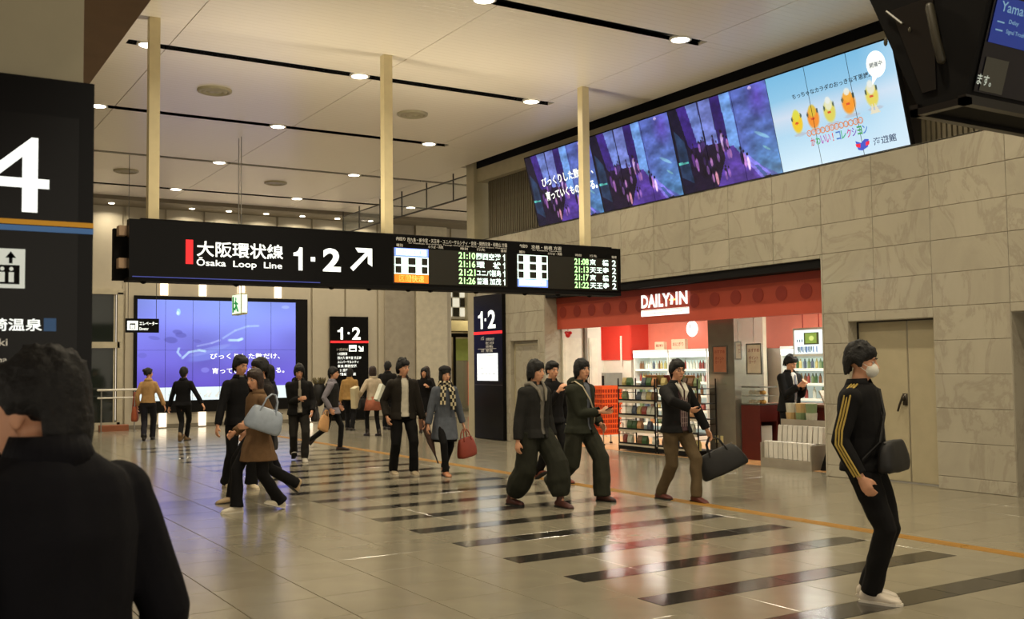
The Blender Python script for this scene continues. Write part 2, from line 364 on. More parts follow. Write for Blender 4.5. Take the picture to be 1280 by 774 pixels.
# ================================================================== ceiling
slots = [(-.8, -6, 9.65), (3.0, 1.3, 9.65), (6.8, 1.3, 9.65), (10.55, 1.3, 9.65), (14.33, 2.78, 9.65), (18.1, 1.3, 9.65), (21.9, 1.3, 17), (25.7, 1.3, 17)]
cb = MB().box(-6, 17, -4, 34, 6.28, 6.4).build('ceiling', blackm_m); cb['kind'] = 'structure'
def cpanel(x0, x1, y0, y1):
    if x1-x0 < .05 or y1-y0 < .03: return
    w, d = (x1-x0)/2-.006, (y1-y0)/2-.004
    MB().box(-w, w, -d, d, 0, .05).build('ceiling_panel', ceil_m, cb, loc=((x0+x1)/2, (y0+y1)/2, 6.0))
ys = [-4]+[s[0] for s in slots]+[27.35]; SW = .085
for i in range(len(ys)-1):
    y0, y1 = ys[i]+(SW if i else 0), ys[i+1]-(SW if i < len(ys)-2 else 0); xe = 11.0 if ys[i] < 19 else 17.2
    xs = [-6, -2.9, .2, 3.3, 6.4, 9.5, 11.0, 14.1, 17.2]; mid = (y0+y1)/2
    for a, b in zip(xs[:-1], xs[1:]):
        if b > xe+.01:
            if y1 > 20.2 and a >= 11: cpanel(a, b, max(y0, 20.0), y1)
            continue
        cpanel(a, b, y0, y1)
for (sy, a, b) in slots:
    e = 11.0 if sy < 19 else 17.2; cpanel(-6, a, sy-SW, sy+SW); cpanel(b, e, sy-SW, sy+SW)
    MB().box(a, b, sy-SW-.02, sy-SW-.004, 6.0, 6.2).box(a, b, sy+SW+.004, sy+SW+.02, 6.0, 6.2).box(a, b, sy-SW, sy+SW, 6.18, 6.2).build('ceiling_slot', blackm_m, cb)
MB().box(-6, 17.2, 27.35, 28.5, 5.9, 6.0).build('ceiling_band', M('grey_band', (120,112,96), rough=.6), cb)
ring_m = M('lamp_trim', (230,226,214), rough=.4, var=0)
rim = MB(); n = 20
rim.loft([[(r*math.cos(2*math.pi*k/n), r*math.sin(2*math.pi*k/n), z) for k in range(n)] for r, z in ((.15, .02), (.155, -.012), (.125, -.016), (.118, .02))], cap=False); rim_me = rim.mesh('trim_ring', ring_m, True)
disc_me = MB().cyl((0, 0, -.012), .118, .012, 20).mesh('lamp_disc', glow_m)
sdisc = MB().cyl((0, 0, -.012), .07, .012, 14).mesh('small_disc', glow_m)
srim = MB().cyl((0, 0, -.008), .09, .01, 14).mesh('small_ring', ring_m)
def downlight(x, y, z, w, lab, grp, small=False, size=.22):
    e = empty('ceiling_downlight', (x, y, z), lab, 'ceiling light', grp)
    link('trim_ring', srim if small else rim_me, e); link('lamp_disc', sdisc if small else disc_me, e, (0, 0, -.004))
    area('lamp', (0, 0, -.03), size, w, LAMP_COL, shape='DISK', parent=e, spread=150)
rowname = {10.55: 'nearest visible dark ceiling slot', 14.33: 'dark ceiling slot above the hanging sign', 18.1: 'third dark ceiling slot from the front', 21.9: 'fourth dark ceiling slot from the front', 25.7: 'last dark ceiling slot before the far wall'}
posname = {3.05: 'left', 6.15: 'middle', 9.25: 'right'}
for (sy, a, b) in slots[1:]:
    for lx in (3.05, 6.15, 9.25)+((12.55,) if sy > 20 else ()):
        if sy in rowname:
            lab = '%s downlight in the %s' % (posname.get(lx, 'far right'), rowname[sy])
        else: lab = '%s round downlight in the slot %s' % (posname[lx], 'nearest the camera overhead' if sy < 5 else 'just before the nearest visible slot')
        downlight(lx, sy, 6.0, LAMP_W, lab, 'slot downlights')
for k, lx in enumerate((5.07, 6.1, 7.13, 8.13, 9.18, 10.24, 11.3, 12.35)):
    if k == 1: continue
    downlight(lx, 28.0, 5.9, WALLWASH_W, 'small round downlight close to the far wall, %s of that row from the left' % ('first', '', 'second', 'third', 'fourth', 'fifth', 'sixth', 'seventh')[k], 'wall washing downlights', small=True, size=.1)
for (vx, vy), lab in zip(((4.47, 16.2), (7.89, 16.06), (4.61, 23.8), (8.0, 23.7)), ('large round air diffuser above the left half of the sign', 'round air diffuser behind the middle post', 'round air diffuser far back beside the left post', 'round air diffuser far back above the hanging sign middle')):
    e = empty('air_diffuser', (vx, vy, 6.0), lab, 'ceiling vent', 'round ceiling diffusers')
    for k, (r0, r1) in enumerate(((.27, .22), (.2, .14), (.12, .02))):
        q = MB(); q.loft([[(r*math.cos(2*math.pi*i/24), r*math.sin(2*math.pi*i/24), z) for i in range(24)] for r, z in ((r0, .0), (r0-.005, -.03), (r1, -.045), (r1-.005, 0))], cap=(k == 2)); q.build('vent_ring', beige_m, e, True)
# soffit and near pillar at the left
so = MB().box(-6, 1.05, -4, 10, 3.3, 6.0).build('trim_4', brown_m); so['kind'] = 'structure'
pl = MB().box(-.75, .552, 3.55, 4.3, 0, 3.3).build('wall_pillar', beige_m); pl['kind'] = 'structure'
# ================================================================== other walls
lw = MB().box(-6.2, -6, 12, 34, 0, 6.3).build('wall_left', wall_m); lw['kind'] = 'structure'
wr2 = MB().box(XW, XW+.4, -4, 4.0, 0, 6.3).build('wall_right_near', marble_m); wr2['kind'] = 'structure'
fw = MB().box(-6, 3.2, 28.5, 28.8, 0, 6.3).box(3.2, 5.44, 28.5, 28.8, 3.7, 6.3).box(5.44, 15.33, 28.55, 28.8, 0, 6.3).box(15.33, 16.8, 28.5, 28.8, 4.15, 6.3).box(16.8, 20, 28.5, 28.8, 0, 6.3).build('wall_far', wall_m); fw['kind'] = 'structure'
pm = MB().box(-.49, .49, 28.49, 28.56, 0.1, 5.9).mesh('wall_panel', wall_m)
for k in range(9): link('wall_panel', pm, fw, (6.0+1.04*k+.02, 0, 0))
MB().box(5.44, 15.33, 28.47, 28.56, 0, .1).build('skirting', M('skirting_grey', (120,114,100), rough=.5), fw)
MB().box(12.99, 13.99, 28.40, 28.5, 0, 5.9).build('wall_panel', M('grey_panel', (158,150,134), rough=.45), fw)
MB().box(14.02, 15.08, 28.34, 28.5, 0, 5.9).build('wall_panel', M('light_panel', (204,196,174), rough=.45), fw)
lt = M('light_strip_glow', (255,238,214), emit=1.6)
for k, (x, z0, z1) in enumerate(((6.52, 3.56, 4.0), (7.55, 3.56, 4.0), (8.62, 3.56, 4.0), (9.68, 3.56, 4.0), (6.5, .02, .44), (7.55, .02, .44), (8.6, .02, .44), (10.62, .02, .44))):
    e = MB().tile(-.1, .1, 0, z1-z0, 0, .03, .004).mesh('wall_light_strip', lt); e.transform(Matrix(((1,0,0,0), (0,0,-1,0), (0,1,0,0), (0,0,0,1))))
    o = link('wall_light_strip', e, None, (x, 28.48, z0))
    nth = ['leftmost', 'second', 'third', 'rightmost'][k % 4]
    tag(o, ('upright white light strip just above the blue video wall, %s of four' if k < 4 else 'bright white light strip below the video wall at the floor, %s of four') % nth, 'light strip', 'light strips of the far wall')
# sky-lit passage beyond the far wall
pw = MB().box(13, 20, 33.5, 33.7, 0, 6.3).box(14.9, 15.1, 28.8, 33.5, 0, 6.3).box(18.5, 18.7, 28.8, 33.5, 0, 6.3).build('wall_passage', M('passage_wall', (200,190,160), rough=.6)); pw['kind'] = 'structure'
w1 = empty('window_1', (17.6, 33.4, 0), kind='structure')
MB().box(-1.4, 1.4, 0, .08, 3.3, 3.4).box(-1.4, 1.4, 0, .08, 4.8, 4.9).box(-1.4, 1.4, .05, .08, 3.3, 4.9).build('window_frame', white_m, w1)
pa, pb = M('lit_pane', (230,226,206), emit=.8), M('dark_pane', (60,58,50), rough=.3)
for j in range(4):
    for i in range(9): MB().box(-.12, .12, -.01, .04, -.16, .16).build('window_pane', pa if (i+j) % 2 else pb, w1, loc=(-1.25+.3*i, 0, 3.55+.36*j))
gp = empty('door_4', (17.5, 31.0, 0), kind='structure')
MB().box(-1.2, 1.2, 0, .08, 2.55, 2.68).box(-.75, -.68, 0, .08, 0, 2.6).box(.55, .62, 0, .08, 0, 2.6).build('door_frame', blackm_m, gp)
MB().box(-.68, .55, .02, .05, 1.75, 2.5).build('blind', M('green_blind', (150,170,96), rough=.6), gp); MB().box(-.68, .55, .03, .045, 0, 1.75).build('door_glass', glass_m, gp)
MB().box(-.2, -.17, -.03, .02, .2, 1.7).cyl((.1, -.02, 1.28), .05, .06).build('door_handle', M('red_alarm_lens', (230,30,26), emit=.8), gp)
MB().box(-1.3, 1.3, -.4, .6, 2.75, 3.1).build('lintel', M('passage_lintel', (170,160,120), rough=.6), gp)
area('passage_lamp', (17.2, 30.2, 3.9), .8, 60, LAMP_COL)
# glass entrance at the far left
e = empty('door_5', (4.3, 28.45, 0), kind='structure'); fm = M('pale_door_frame', (186,178,156), rough=.45)
MB().box(-1.1, 1.16, -.05, .08, 3.55, 3.7).box(-1.1, 1.08, -.05, .08, 2.14, 2.3).box(1.02, 1.16, -.05, .1, 0, 3.6).box(-.1, 0, -.05, .08, 0, 3.6).box(-1.1, 1.1, -.05, .08, 0, .2).box(.93, .97, 0, .04, .2, 3.55).build('door_frame', fm, e)
for a, b in ((-1.1, -.1), (0, .93)):
    MB().box(a, b, 0, .02, .2, 2.14).build('door_glass', dglass_m, e); MB().box(a, b, 0, .02, 2.3, 3.55).build('door_glass', dglass_m, e)
db = MB().box(2.8, 5.5, 29.6, 29.7, 0, 3.8).build('wall_vestibule', M('vestibule_grey', (80,78,66), rough=.7)); db['kind'] = 'structure'
hr = empty('handrail', (5.2, 27.5, 0), 'low white double handrail before the far left glass door', 'handrail')
MB().tube([(-.5, 0, 1.06), (.42, 0, 1.06)], .028).build('top_rail', white_m, hr, True); MB().tube([(-.5, 0, .86), (.42, 0, .86)], .022).build('lower_rail', white_m, hr, True)
for x in (-.42, .38): MB().tube([(x, 0, 0), (x, 0, 1.06)], .018).cyl((x, 0, 0), .05, .012).build('post', steel_m, hr)
pb_ = MB().tile(-.35, .35, -.12, .12, 0, .16, .01).build('floor_planter', M('low_box_paint', (150,90,60), rough=.5), None, loc=(5.15, 27.9, 0)); tag(pb_, 'low brownish box on the floor under the white handrail', 'box')
# hanging glass smoke barrier continuing the marble wall
gb = empty('smoke_barrier', (11.2, 23.6, 5.86), 'hanging clear glass smoke barrier on thin dark hangers under the ceiling', 'glass barrier')
hy = [20.7, 22.06, 23.44, 24.77, 26.15, 27.3]; prev = 19.97
for h in hy:
    MB().box(-.008, .008, prev-23.6+.01, h-23.6-.01, -.49, -.02).build('glass_pane', glass_m, gb); prev = h
    MB().tube([(0, h-23.6, -.5), (0, h-23.6, .13)], .018, n=6).build('hanger', dkgrey_m, gb)
MB().box(-.02, .02, -3.63, 3.72, -.02, .0).build('top_rail', dkgrey_m, gb); MB().box(-.02, .02, -3.63, 3.72, -.51, -.48).build('bottom_rail', dkgrey_m, gb)
# ================================================================== signs and screens
wt = M('sign_white', (240,245,240), emit=1.15); redl = M('sign_red', (235,40,45), emit=.9); cream = M('sign_print', (205,198,180), emit=.35)
grn = M('led_green', (190,255,170), emit=1.4); ledw = M('led_white', (225,250,240), emit=1.3); ledb = M('led_blue', (120,150,255), emit=1.2); ledo = M('led_orange', (255,120,30), emit=1.2); ledy = M('led_yellow', (255,214,120), emit=1.3)
ledbg = M('led_field', (34,32,22), rough=.4, var=0)
UX, UZ, NYv = (1, 0, 0), (0, 0, 1), None
ONE = [(.55, 0), (1, 0), (1, 1), (.66, 1), (.5, .86), (.3, .79), (0, .76), (0, .62), (.55, .62)]
def one(org, U, V, w, h, mat, parent):
    me = flat(MB(), Vector(org), Vector(U)*w, Vector(V)*h, ONE); return me.build('platform_number', mat, parent)
# ---- big hanging sign
YS = 13.0
hs = empty('hanging_sign', (6.3, YS, 2.7), 'long black hanging sign with platform numbers and two departure boards', 'sign')
def hp(o): o.location = (o.location[0]-6.3, o.location[1]-YS, o.location[2]-2.7); return o
q = MB(); q.box(2.56-6.3, 10.05-6.3, 0, .14, 0, .71); q.build('sign_case', black_m, hs)
MB().box(2.44-6.3, 10.0-6.3, .3, .42, -.02, .62).build('rear_sign_case', blackm_m, hs)
MB().box(2.56-6.3, 10.05-6.3, .0, .30, -.045, -.0).build('bottom_rail', blackm_m, hs)
MB().box(2.6-6.3, 5.0-6.3, -.006, .0, .0, .012).build('blue_edge', M('blue_edge_light', (60,70,150), emit=.5), hs)
for x in (2.52, 2.52): pass
for z_ in (.52, .12): MB().box(2.47-6.3, 2.56-6.3, .14, .3, z_, z_+.12).build('side_bracket', M('bracket_beige', (190,160,130), rough=.5), hs)
for x in (2.75, 3.9, 5.2, 5.75, 6.35, 6.7, 7.45, 8.3, 8.9, 9.5): MB().ell((x-6.3, .1, -.05), (.04, .04, .025), 8, 5).build('fixing_bolt', blackm_m, hs)
for x in (2.88, 6.08, 9.52): MB().box(x-6.3-.065, x-6.3+.065, .15, .28, .4, 3.3).build('post', post_m, hs)
P = (-6.3, -.004, -2.7)
def ht(nm, s, x0, z0, x1, z1, m, b=.012, sp=1.0): return text(nm, s, (x0+P[0], P[1], z0+P[2]), UX, UZ, x1-x0, z1-z0, m, hs, b, sp)
def hr_(nm, rects, m, n=-.003):
    q = MB()
    for (a, c, b, d) in rects: q.box(a+P[0], b+P[0], n-.001, .0, c+P[2], d+P[2])
    return q.build(nm, m, hs)
hr_('red_bar', [(3.235, 2.885, 3.325, 3.19)], redl)
ht('line_name', '大阪環状線', 3.37, 2.985, 4.49, 3.185, wt, .016); ht('line_name_latin', 'Ōsaka  Loop  Line', 3.37, 2.845, 4.475, 2.975, wt, .014)
one((4.63+P[0], P[1], 2.86+P[2]), UX, UZ, .125, .305, wt, hs); hr_('number_dot', [(4.87, 2.985, 4.93, 3.045)], wt, -.004); ht('platform_number', '2', 5.04, 2.86, 5.295, 3.175, wt, .035)
q = MB(); ar = [(5.43, 2.925), (5.475, 2.88), (5.69, 3.10), (5.69, 2.99), (5.755, 2.95), (5.755, 3.2), (5.505, 3.2), (5.545, 3.14), (5.655, 3.14)]
cx = [(a+P[0], b+P[2]) for a, b in ar]
q.add([(a, -.004, b) for a, b in cx], [(0, 1, 2, 8), (2, 3, 4, 5), (8, 2, 5), (8, 5, 6, 7)]); q.build('arrow', wt, hs)
def board(x0, top1, stations, sub, rows, kinds, xk, xt, xd, xp):
    hr_('led_field', [(xk[0]-.02, 2.735, xp[1]+.03, 3.235)], ledbg, -.001)
    ht('heading', top1, x0, 3.335, x0+.14, 3.385, cream); ht('station_list', stations[0], stations[1], 3.325, stations[2], 3.385, cream, .0); ht('station_list_latin', stations[3], stations[1]+.02, 3.295, stations[2], 3.318, cream, 0)
    for s_, a, b in sub: ht('column_heading', s_, a, 3.25, b, 3.29, cream, 0)
    for i, (t, d, p, k) in enumerate(rows):
        z1 = 3.22-i*.1215; z0 = z1-.098
        ht('departure_time', t, xt[0], z0, xt[1], z1, grn, .022); ht('destination', d, xd[0], z0, xd[1], z1, ledw, .022, 1.0); (one((xp[0]+.01+P[0], P[1], z0+P[2]), UX, UZ, .036, z1-z0, ledw, hs) if p == '1' else ht('platform', p, xp[0], z0, xp[1], z1, ledw, .02))
        a, b = xk; bz = z0-.01
        if k == 'w':
            w = b-a; hr_('train_type', [(a, bz, b, bz+.012), (a, z1, b, z1+.012), (a, bz, a+.015, z1), (b-.015, bz, b, z1), (a+.2*w, bz, a+.4*w, z1), (a+.62*w, bz, a+.8*w, z1)], ledw, -.004)
        elif k == 'o':
            hr_('train_type', [(a, bz, b, z1+.012)], ledo, -.003); ht('train_type_text', '区間快速', a+.07, z0+.0, b-.07, z1, ledy, .012)
        else:
            hr_('train_type', [(a, bz, b, z1+.012)], ledb, -.003); hr_('train_type_text', [(a+.03, bz+.02, b-.03, z1)], ledw, -.004)
            ht('train_type_text', '関空快速' if k == 'b' else '大和路快速', a+.1, z0+.015, b-.1, z1-.012, ledb, 0).location.y -= .003
board(6.12, '内回り', ('西九条・新今宮・天王寺・ユニバーサルシティ・奈良・関西空港・和歌山 方面', 6.29, 7.93, 'for Nishikujo, Shin-Imamiya, Tennoji, Universal City, Nara, Kansai-airport, Wakayama'),
      (('種別', 6.12, 6.22), ('のりば・両数', 6.62, 6.86), ('時刻', 7.14, 7.26), ('行先', 7.41, 7.55), ('番線', 7.82, 7.92)),
      (('21:10', '関西空港', '1', 'b'), ('21:16', '環　状', '1', 'w'), ('21:21', 'ユニバ桜島', '1', 'w'), ('21:26', '普通 加茂', '1', 'o')), 0, (6.09, 6.62), (7.11, 7.385), (7.405, 7.82), (7.845, 7.9))
board(8.15, '外回り', ('京橋・鶴橋 方面', 8.36, 8.91, 'for Kyobashi, Tsuruhashi'),
      (('種別', 8.14, 8.24), ('のりば・両数', 8.66, 8.92), ('時刻', 9.17, 9.28), ('行先', 9.44, 9.58), ('番線', 9.87, 9.97)),
      (('21:08', '京　橋', '2', 'w'), ('21:13', '天王寺', '2', 'w'), ('21:17', '京　橋', '2', 'w'), ('21:22', '天王寺', '2', 'v')), 0, (8.11, 8.65), (9.15, 9.42), (9.44, 9.81), (9.875, 9.955))
MB().box(2.7-6.3, 9.9-6.3, .03, .11, .71, .73).build('added_uplight_channel', blackm_m, hs)  # invented channel, a body for the added ceiling fill lamps
for x_ in (-1.82, 1.5): area('added_uplight', (x_, .03, .74), 2.2, ADDED_UPLIGHT_W/2, LAMP_COL, rot=(math.pi, 0, 0), size_y=.05, parent=hs)  # unseen lamps added to brighten the ceiling and posts
# ---- exit sign, elevator sign
ex = empty('exit_sign', (5.83, 19.35, 2.59), 'small green and white exit sign box hanging on thin twin rods', 'sign')
MB().tile(-.06, .06, -.3, .3, 0, .4, .01).build('sign_box', M('sign_box_cream', (196,186,160), rough=.5), ex)
for y in (-.3,): pass
MB().box(-.066, -.06, -.27, .27, .02, .38).box(-.05, .05, -.306, -.3, .03, .37).build('lit_panel', M('exit_panel', (225,250,225), emit=.9), ex)
q = MB(); q.ell((-.068, .02, .3), (.004, .035, .035), 8, 5).tube([(-.068, .02, .25), (-.068, -.02, .17), (-.068, -.12, .07)], .022, 6).tube([(-.068, -.02, .17), (-.068, .06, .1), (-.068, .12, .12)], .02, 6).tube([(-.068, .09, .22), (-.068, 0, .23), (-.068, -.1, .2)], .016, 6).box(-.07, -.062, .15, .24, .05, .35)
q.build('running_figure', M('exit_green', (20,140,70), emit=.5), ex)
for y in (-.08, .08): MB().tube([(0, y, .4), (0, y, 3.41)], .009, 6).build('rod', steel_m, ex)
el = empty('elevator_sign', (4.61, 22.0, 2.33), 'small black hanging sign with elevator symbol before the blue video wall', 'sign')
MB().box(-.33, .33, 0, .06, 0, .29).build('sign_case', black_m, el)
for x in (-.28, .28): MB().tube([(x, .03, .29), (x, .03, 3.67)], .006, 5).build('rod', dkgrey_m, el)
MB().box(-.3, -.09, -.003, 0, .05, .24).build('symbol_plate', wt, el)
MB().box(-.25, -.14, -.005, -.003, .07, .19).build('symbol', blackm_m, el); MB().box(-.235, -.2, -.007, -.005, .08, .16).box(-.19, -.155, -.007, -.005, .08, .16).build('symbol_figures', wt, el)
text('lettering', 'エレベーター', (-.06, -.003, .15), UX, UZ, .36, .08, wt, el, .02); text('lettering_latin', 'Elevator', (-.06, -.003, .05), UX, UZ, .18, .06, wt, el)
# ---- platform directory on the far wall
pd = empty('platform_directory', (11.84, 28.4, 0), 'tall black platform board numbered 1 and 2 on the far wall', 'sign')
MB().box(-.6, .6, 0, .09, .03, 3.06).build('sign_case', black_m, pd)
one((-.38, -.004, 2.38), UX, UZ, .17, .36, wt, pd); MB().box(-.06, 0, -.004, 0, 2.54, 2.6).build('number_dot', wt, pd); text('platform_number', '2', (.08, -.004, 2.38), UX, UZ, .27, .37, wt, pd, .03)
MB().box(-.6, .6, -.006, 0, 2.28, 2.345).build('red_line', redl, pd)
MB().box(-.02, .22, -.004, 0, 2.03, 2.22).build('symbol_plate', wt, pd); MB().box(.02, .18, -.006, -.004, 2.06, 2.12).build('symbol', blackm_m, pd)
text('lettering', '1・2番のりば', (-.4, -.004, 2.05), UX, UZ, .35, .08, cream, pd, .01)
MB().add([(a, -.004, b) for a, b in ((.27, 2.17), (.3, 2.2), (.4, 2.11), (.4, 2.18), (.44, 2.18), (.44, 2.03), (.29, 2.03), (.29, 2.07), (.36, 2.07))], [(0, 1, 2, 8), (2, 3, 4, 5), (8, 2, 5), (8, 5, 6, 7)]).build('arrow', wt, pd)
for k, (s_, w) in enumerate((('1 大阪環状線', .3), ('西九条 新今宮 天王寺', .75), ('ユニバーサルシティ', .66), ('奈良 関西空港', .6), ('2 京橋', .3), ('鶴橋 方面', .5))): text('lettering', s_, (-.38+(.07 if k in (4, 5) else 0), -.004, 1.92-.12*k), UX, UZ, w, .085, wt, pd, .012)
# ---- platform directory on the marble wall
md = empty('platform_directory', (XW-.09, 18.96, 0), 'tall black platform board with lit white timetable on the marble pillar', 'sign')
MB().box(0, .1, -.6, .6, .01, 3.08).build('sign_case', black_m, md); MB().box(-.004, 0, -.6, .6, 1.155, 1.165).build('seam', dkgrey_m, md)
VY = (0, -1, 0)
one((-.004, .4, 2.36), VY, UZ, .2, .38, wt, md); MB().box(-.004, 0, .06, .12, 2.52, 2.58).build('number_dot', wt, md); text('platform_number', '2', (-.004, -.02, 2.36), VY, UZ, .32, .39, wt, md, .03)
MB().box(-.006, 0, -.6, .6, 2.24, 2.3).build('red_line', redl, md)
for (s_, y, z, w, h) in (('1番', .28, 2.12, .14, .07), ('大阪環状線 内回り', .08, 2.1, .36, .06), ('西九条 天王寺', .08, 2.02, .34, .06), ('奈良 和歌山', .08, 1.95, .3, .055), ('2番', .28, 1.86, .14, .06), ('外回り 京橋', .08, 1.86, .28, .06)): text('lettering', s_, (-.004, y, z), VY, UZ, w, h, cream, md, .01)
MB().box(-.004, 0, -.35, .42, 1.925, 1.932).build('rule', cream, md)
MB().box(-.008, 0, -.41, .45, 1.25, 1.83).build('lit_timetable', M('lit_paper', (240,246,244), emit=1.2), md)
for k, (s_, y, z, w) in enumerate((('時刻表 大阪環状線', .33, 1.76, .6), ('1番のりば 内回り', .15, 1.64, .3), ('2番のりば 外回り', .33, 1.5, .66), ('始発 終電', .28, 1.38, .6))): text('lettering', s_, (-.0085, y, z), VY, UZ, w, .035, M('timetable_ink', (40,40,40)), md, 0)
# ---- video wall at the far end
vw = empty('video_wall', (7.995, 28.42, .4), 'large blue video wall of twelve screens with whale shark, on the far wall', 'video wall')
MB().box(5.74-7.995, 10.55-7.995, 0, .06, 0, 3.14).build('surround', blackm_m, vw)
c = Canvas(240, 168, (132,148,236), (96,74,196)); c.noise(.10, 5, 3)
c.blend(np.exp(-((c.U-.62)**2/.06+(c.V-.95)**2/.1))*.5, (150,178,248)); c.blend((c.V < .13)*1.0, (226,240,240))
for k in range(60):
    x = random.random(); c.poly([(x, .02+.08*random.random()), (x+.03*random.random(), .02+.01*random.random()), (x+.03, .09*random.random()+.02)], random.choice([(196,214,200), (240,244,236), (220,206,180)]), .5)
wh = (168,196,244)
c.ell(.47, .47, .2, .055, (122,132,226), .75, rot=.42); c.ell(.44, .5, .16, .03, (140,152,232), .6, rot=.42)
def stroke(pts, w, col, al):
    for (a, b), (a2, b2) in zip(pts[:-1], pts[1:]):
        for t in np.linspace(0, 1, 14): c.ell(a+(a2-a)*t, b+(b2-b)*t, w*.7, w, col, al*.35)
stroke([(.27, .42), (.31, .48), (.37, .50), (.41, .49)], .014, (190,226,250), .9); stroke([(.52, .62), (.6, .70), (.68, .745), (.75, .75)], .013, (176,206,250), .9)
stroke([(.56, .60), (.62, .6), (.645, .615)], .016, (196,236,250), .9); stroke([(.36, .54), (.45, .57), (.5, .6)], .012, (176,190,244), .8)
stroke([(.25, .52), (.24, .48), (.26, .44)], .012, (176,206,250), .8)
for (x, y, rx, ry, al) in ((.24, .68, .035, .025, .55), (.26, .65, .04, .03, .55), (.2, .6, .045, .035, .6), (.1, .62, .04, .02, .4), (.36, .59, .03, .02, .35), (.03, .45, .03, .03, .3)): c.ell(x, y, rx, ry, (84,84,170), al, rot=-.3)
c.ell(.245, .88, .014, .04, (176,236,244), .7); c.ell(.24, .87, .01, .02, (220,250,250), .9); c.ell(.41, .3, .03, .03, (150,150,240), .5); c.ell(.93, .95, .03, .02, (180,200,250), .5)
vm = attr_mat('video_picture', 1.15)
for i in range(6):
    for j, (v0, v1) in enumerate(((0, .5), (.5, 1))):
        c.piece('screen', i/6, (i+1)/6, v0, v1, (5.82-7.995, -.006, .72-.4), (4.37, 0, 0), (0, 0, 2.72), vm, vw)
for s_, a, b, z, h in (('びっくりした数だけ、', 7.75, 9.72, 1.83, .16), ('育っていくものがある。', 7.8, 9.85, 1.43, .16)): text('screen_lettering', s_, (a-7.995, -.01, z-.4), UX, UZ, b-a, h, wt, vw, .008)
# ---- tilted screens high on the right wall: lower edge at (XW+.05, z 4.32), upper edge leaning into the hall
bw = empty('screen_band', (XW+.02, 12.71, 4.33), 'long tilted band of video screens high on the marble wall', 'video wall')
LEAN = Vector((-.33, 0, 1.33)); y_of = lambda u: 17.07-u*8.69
PU = lambda w: Vector((0, -w, 0))
back = MB(); n_ = Vector((1.33, 0, .33)).normalized()*.07
o0, o1 = Vector((0, 4.375, 0)), Vector((0, -4.345, 0)); A = [o0, o1, o1+LEAN*1.015, o0+LEAN*1.015]
back.add([p for p in A]+[p+n_ for p in A], [(0, 1, 2, 3), (7, 6, 5, 4), (0, 4, 5, 1), (1, 5, 6, 2), (2, 6, 7, 3), (3, 7, 4, 0)]); back.build('screen_case', blackm_m, bw)
for y in (-4.2, -2, 0, 2, 4.2): MB().tube([(.0, y, .1), (.2, y, .1)], .02, 6).build('mounting_arm', dkgrey_m, bw)
bm_ = attr_mat('band_picture', 1.05)
def aquarium(seed):
    c = Canvas(150, 96, (50,50,96), (20,15,36)); c.noise(.5, 7, seed)
    c.poly([(0, 0), (0, 1), (.16, 1), (.3, 0)], (24,20,44)); c.poly([(.02, .2), (.03, .75), (.12, .6), (.14, .1)], (40,64,96), .8)
    c.poly([(.10, 1), (.15, .55), (.22, .4), (.27, .45), (.2, 1)], (58,38,120)); c.poly([(.2, 1), (.25, .55), (.33, .55), (.32, 1)], (104,122,190)); c.poly([(.33, 1), (.34, .5), (.46, .45), (.45, 1)], (112,124,196))
    c.poly([(.45, 1), (.47, .4), (.57, .3), (.555, 1)], (50,32,106)); c.poly([(.555, 1), (.56, .4), (.66, .3), (.655, 1)], (108,150,214))
    c.poly([(.655, 1), (.66, .3), (.78, .12), (.9, 0), (1, 0), (1, 1)], (82,98,170))
    c.blend(np.clip((.7-c.V), 0, 1)*np.clip((c.U-.66)*6, 0, 1)*(c.V > .3-(c.U-.66)*1.0)*.75, (78,160,182)); c.blend(np.clip(1-np.hypot((c.U-.9)/.12, (c.V-.85)/.25), 0, 1)*.7, (104,70,190))
    c.poly([(.3, 0), (.5, .42), (.6, .42), (.8, .0)], (84,58,150)); c.poly([(.14, 0), (.16, .5), (.5, .48), (.5, .3), (.38, 0)], (30,20,44)); c.poly([(.8, 0), (.64, .32), (.67, .34), (.9, .02)], (130,120,220), .8)
    for k in range(26):
        rs = random.Random(seed*77+k); x, y = .15+rs.random()*.42, .1+rs.random()*.45; cc = rs.choice([(24,16,34), (40,24,60), (140,96,170), (176,120,180), (60,40,90)])
        c.ell(x, y, .014, .06, cc, .85); c.ell(x, y+.07, .009, .018, (30,20,30), .9)
    for (x, y, cc) in ((.5, .5, (190,160,210)), (.52, .44, (60,36,90)), (.68, .22, (176,120,190)), (.66, .26, (34,24,60)), (.71, .18, (220,190,230)), (.38, .1, (220,150,170)), (.21, .3, (170,110,190)), (.18, .36, (90,50,120))):
        c.ell(x, y, .016, .09, cc, .95); c.ell(x, y+.105, .011, .02, (24,18,28), 1)
    c.poly([(.76, .14), (.79, .15), (.86, .02), (.83, .0)], (40,70,110), .7); c.ell(.88, .45, .09, .02, (150,210,214), .5, rot=-.7); c.ell(.9, .3, .05, .012, (150,220,200), .5, rot=-.8); c.poly([(.0, .38), (.12, .36), (.12, .34), (0, .35)], (90,190,180), .9)
    c.ell(.85, .97, .02, .02, (220,200,250), .8); c.noise(.22, 14, 5); c.noise(.10, 40, 8); c.blend((c.U < .012)*1.0, (20,18,30)); return c
aq = aquarium(3)
c = Canvas(150, 96, (120,184,222), (206,230,244)); c.blend(np.clip(1-np.abs(c.V-.55)/.2-np.abs(c.U-.2)*.3, 0, 1)*.7, (226,224,236)); c.blend(np.clip((c.U-.75)*3, 0, 1)*.5, (222,236,248))
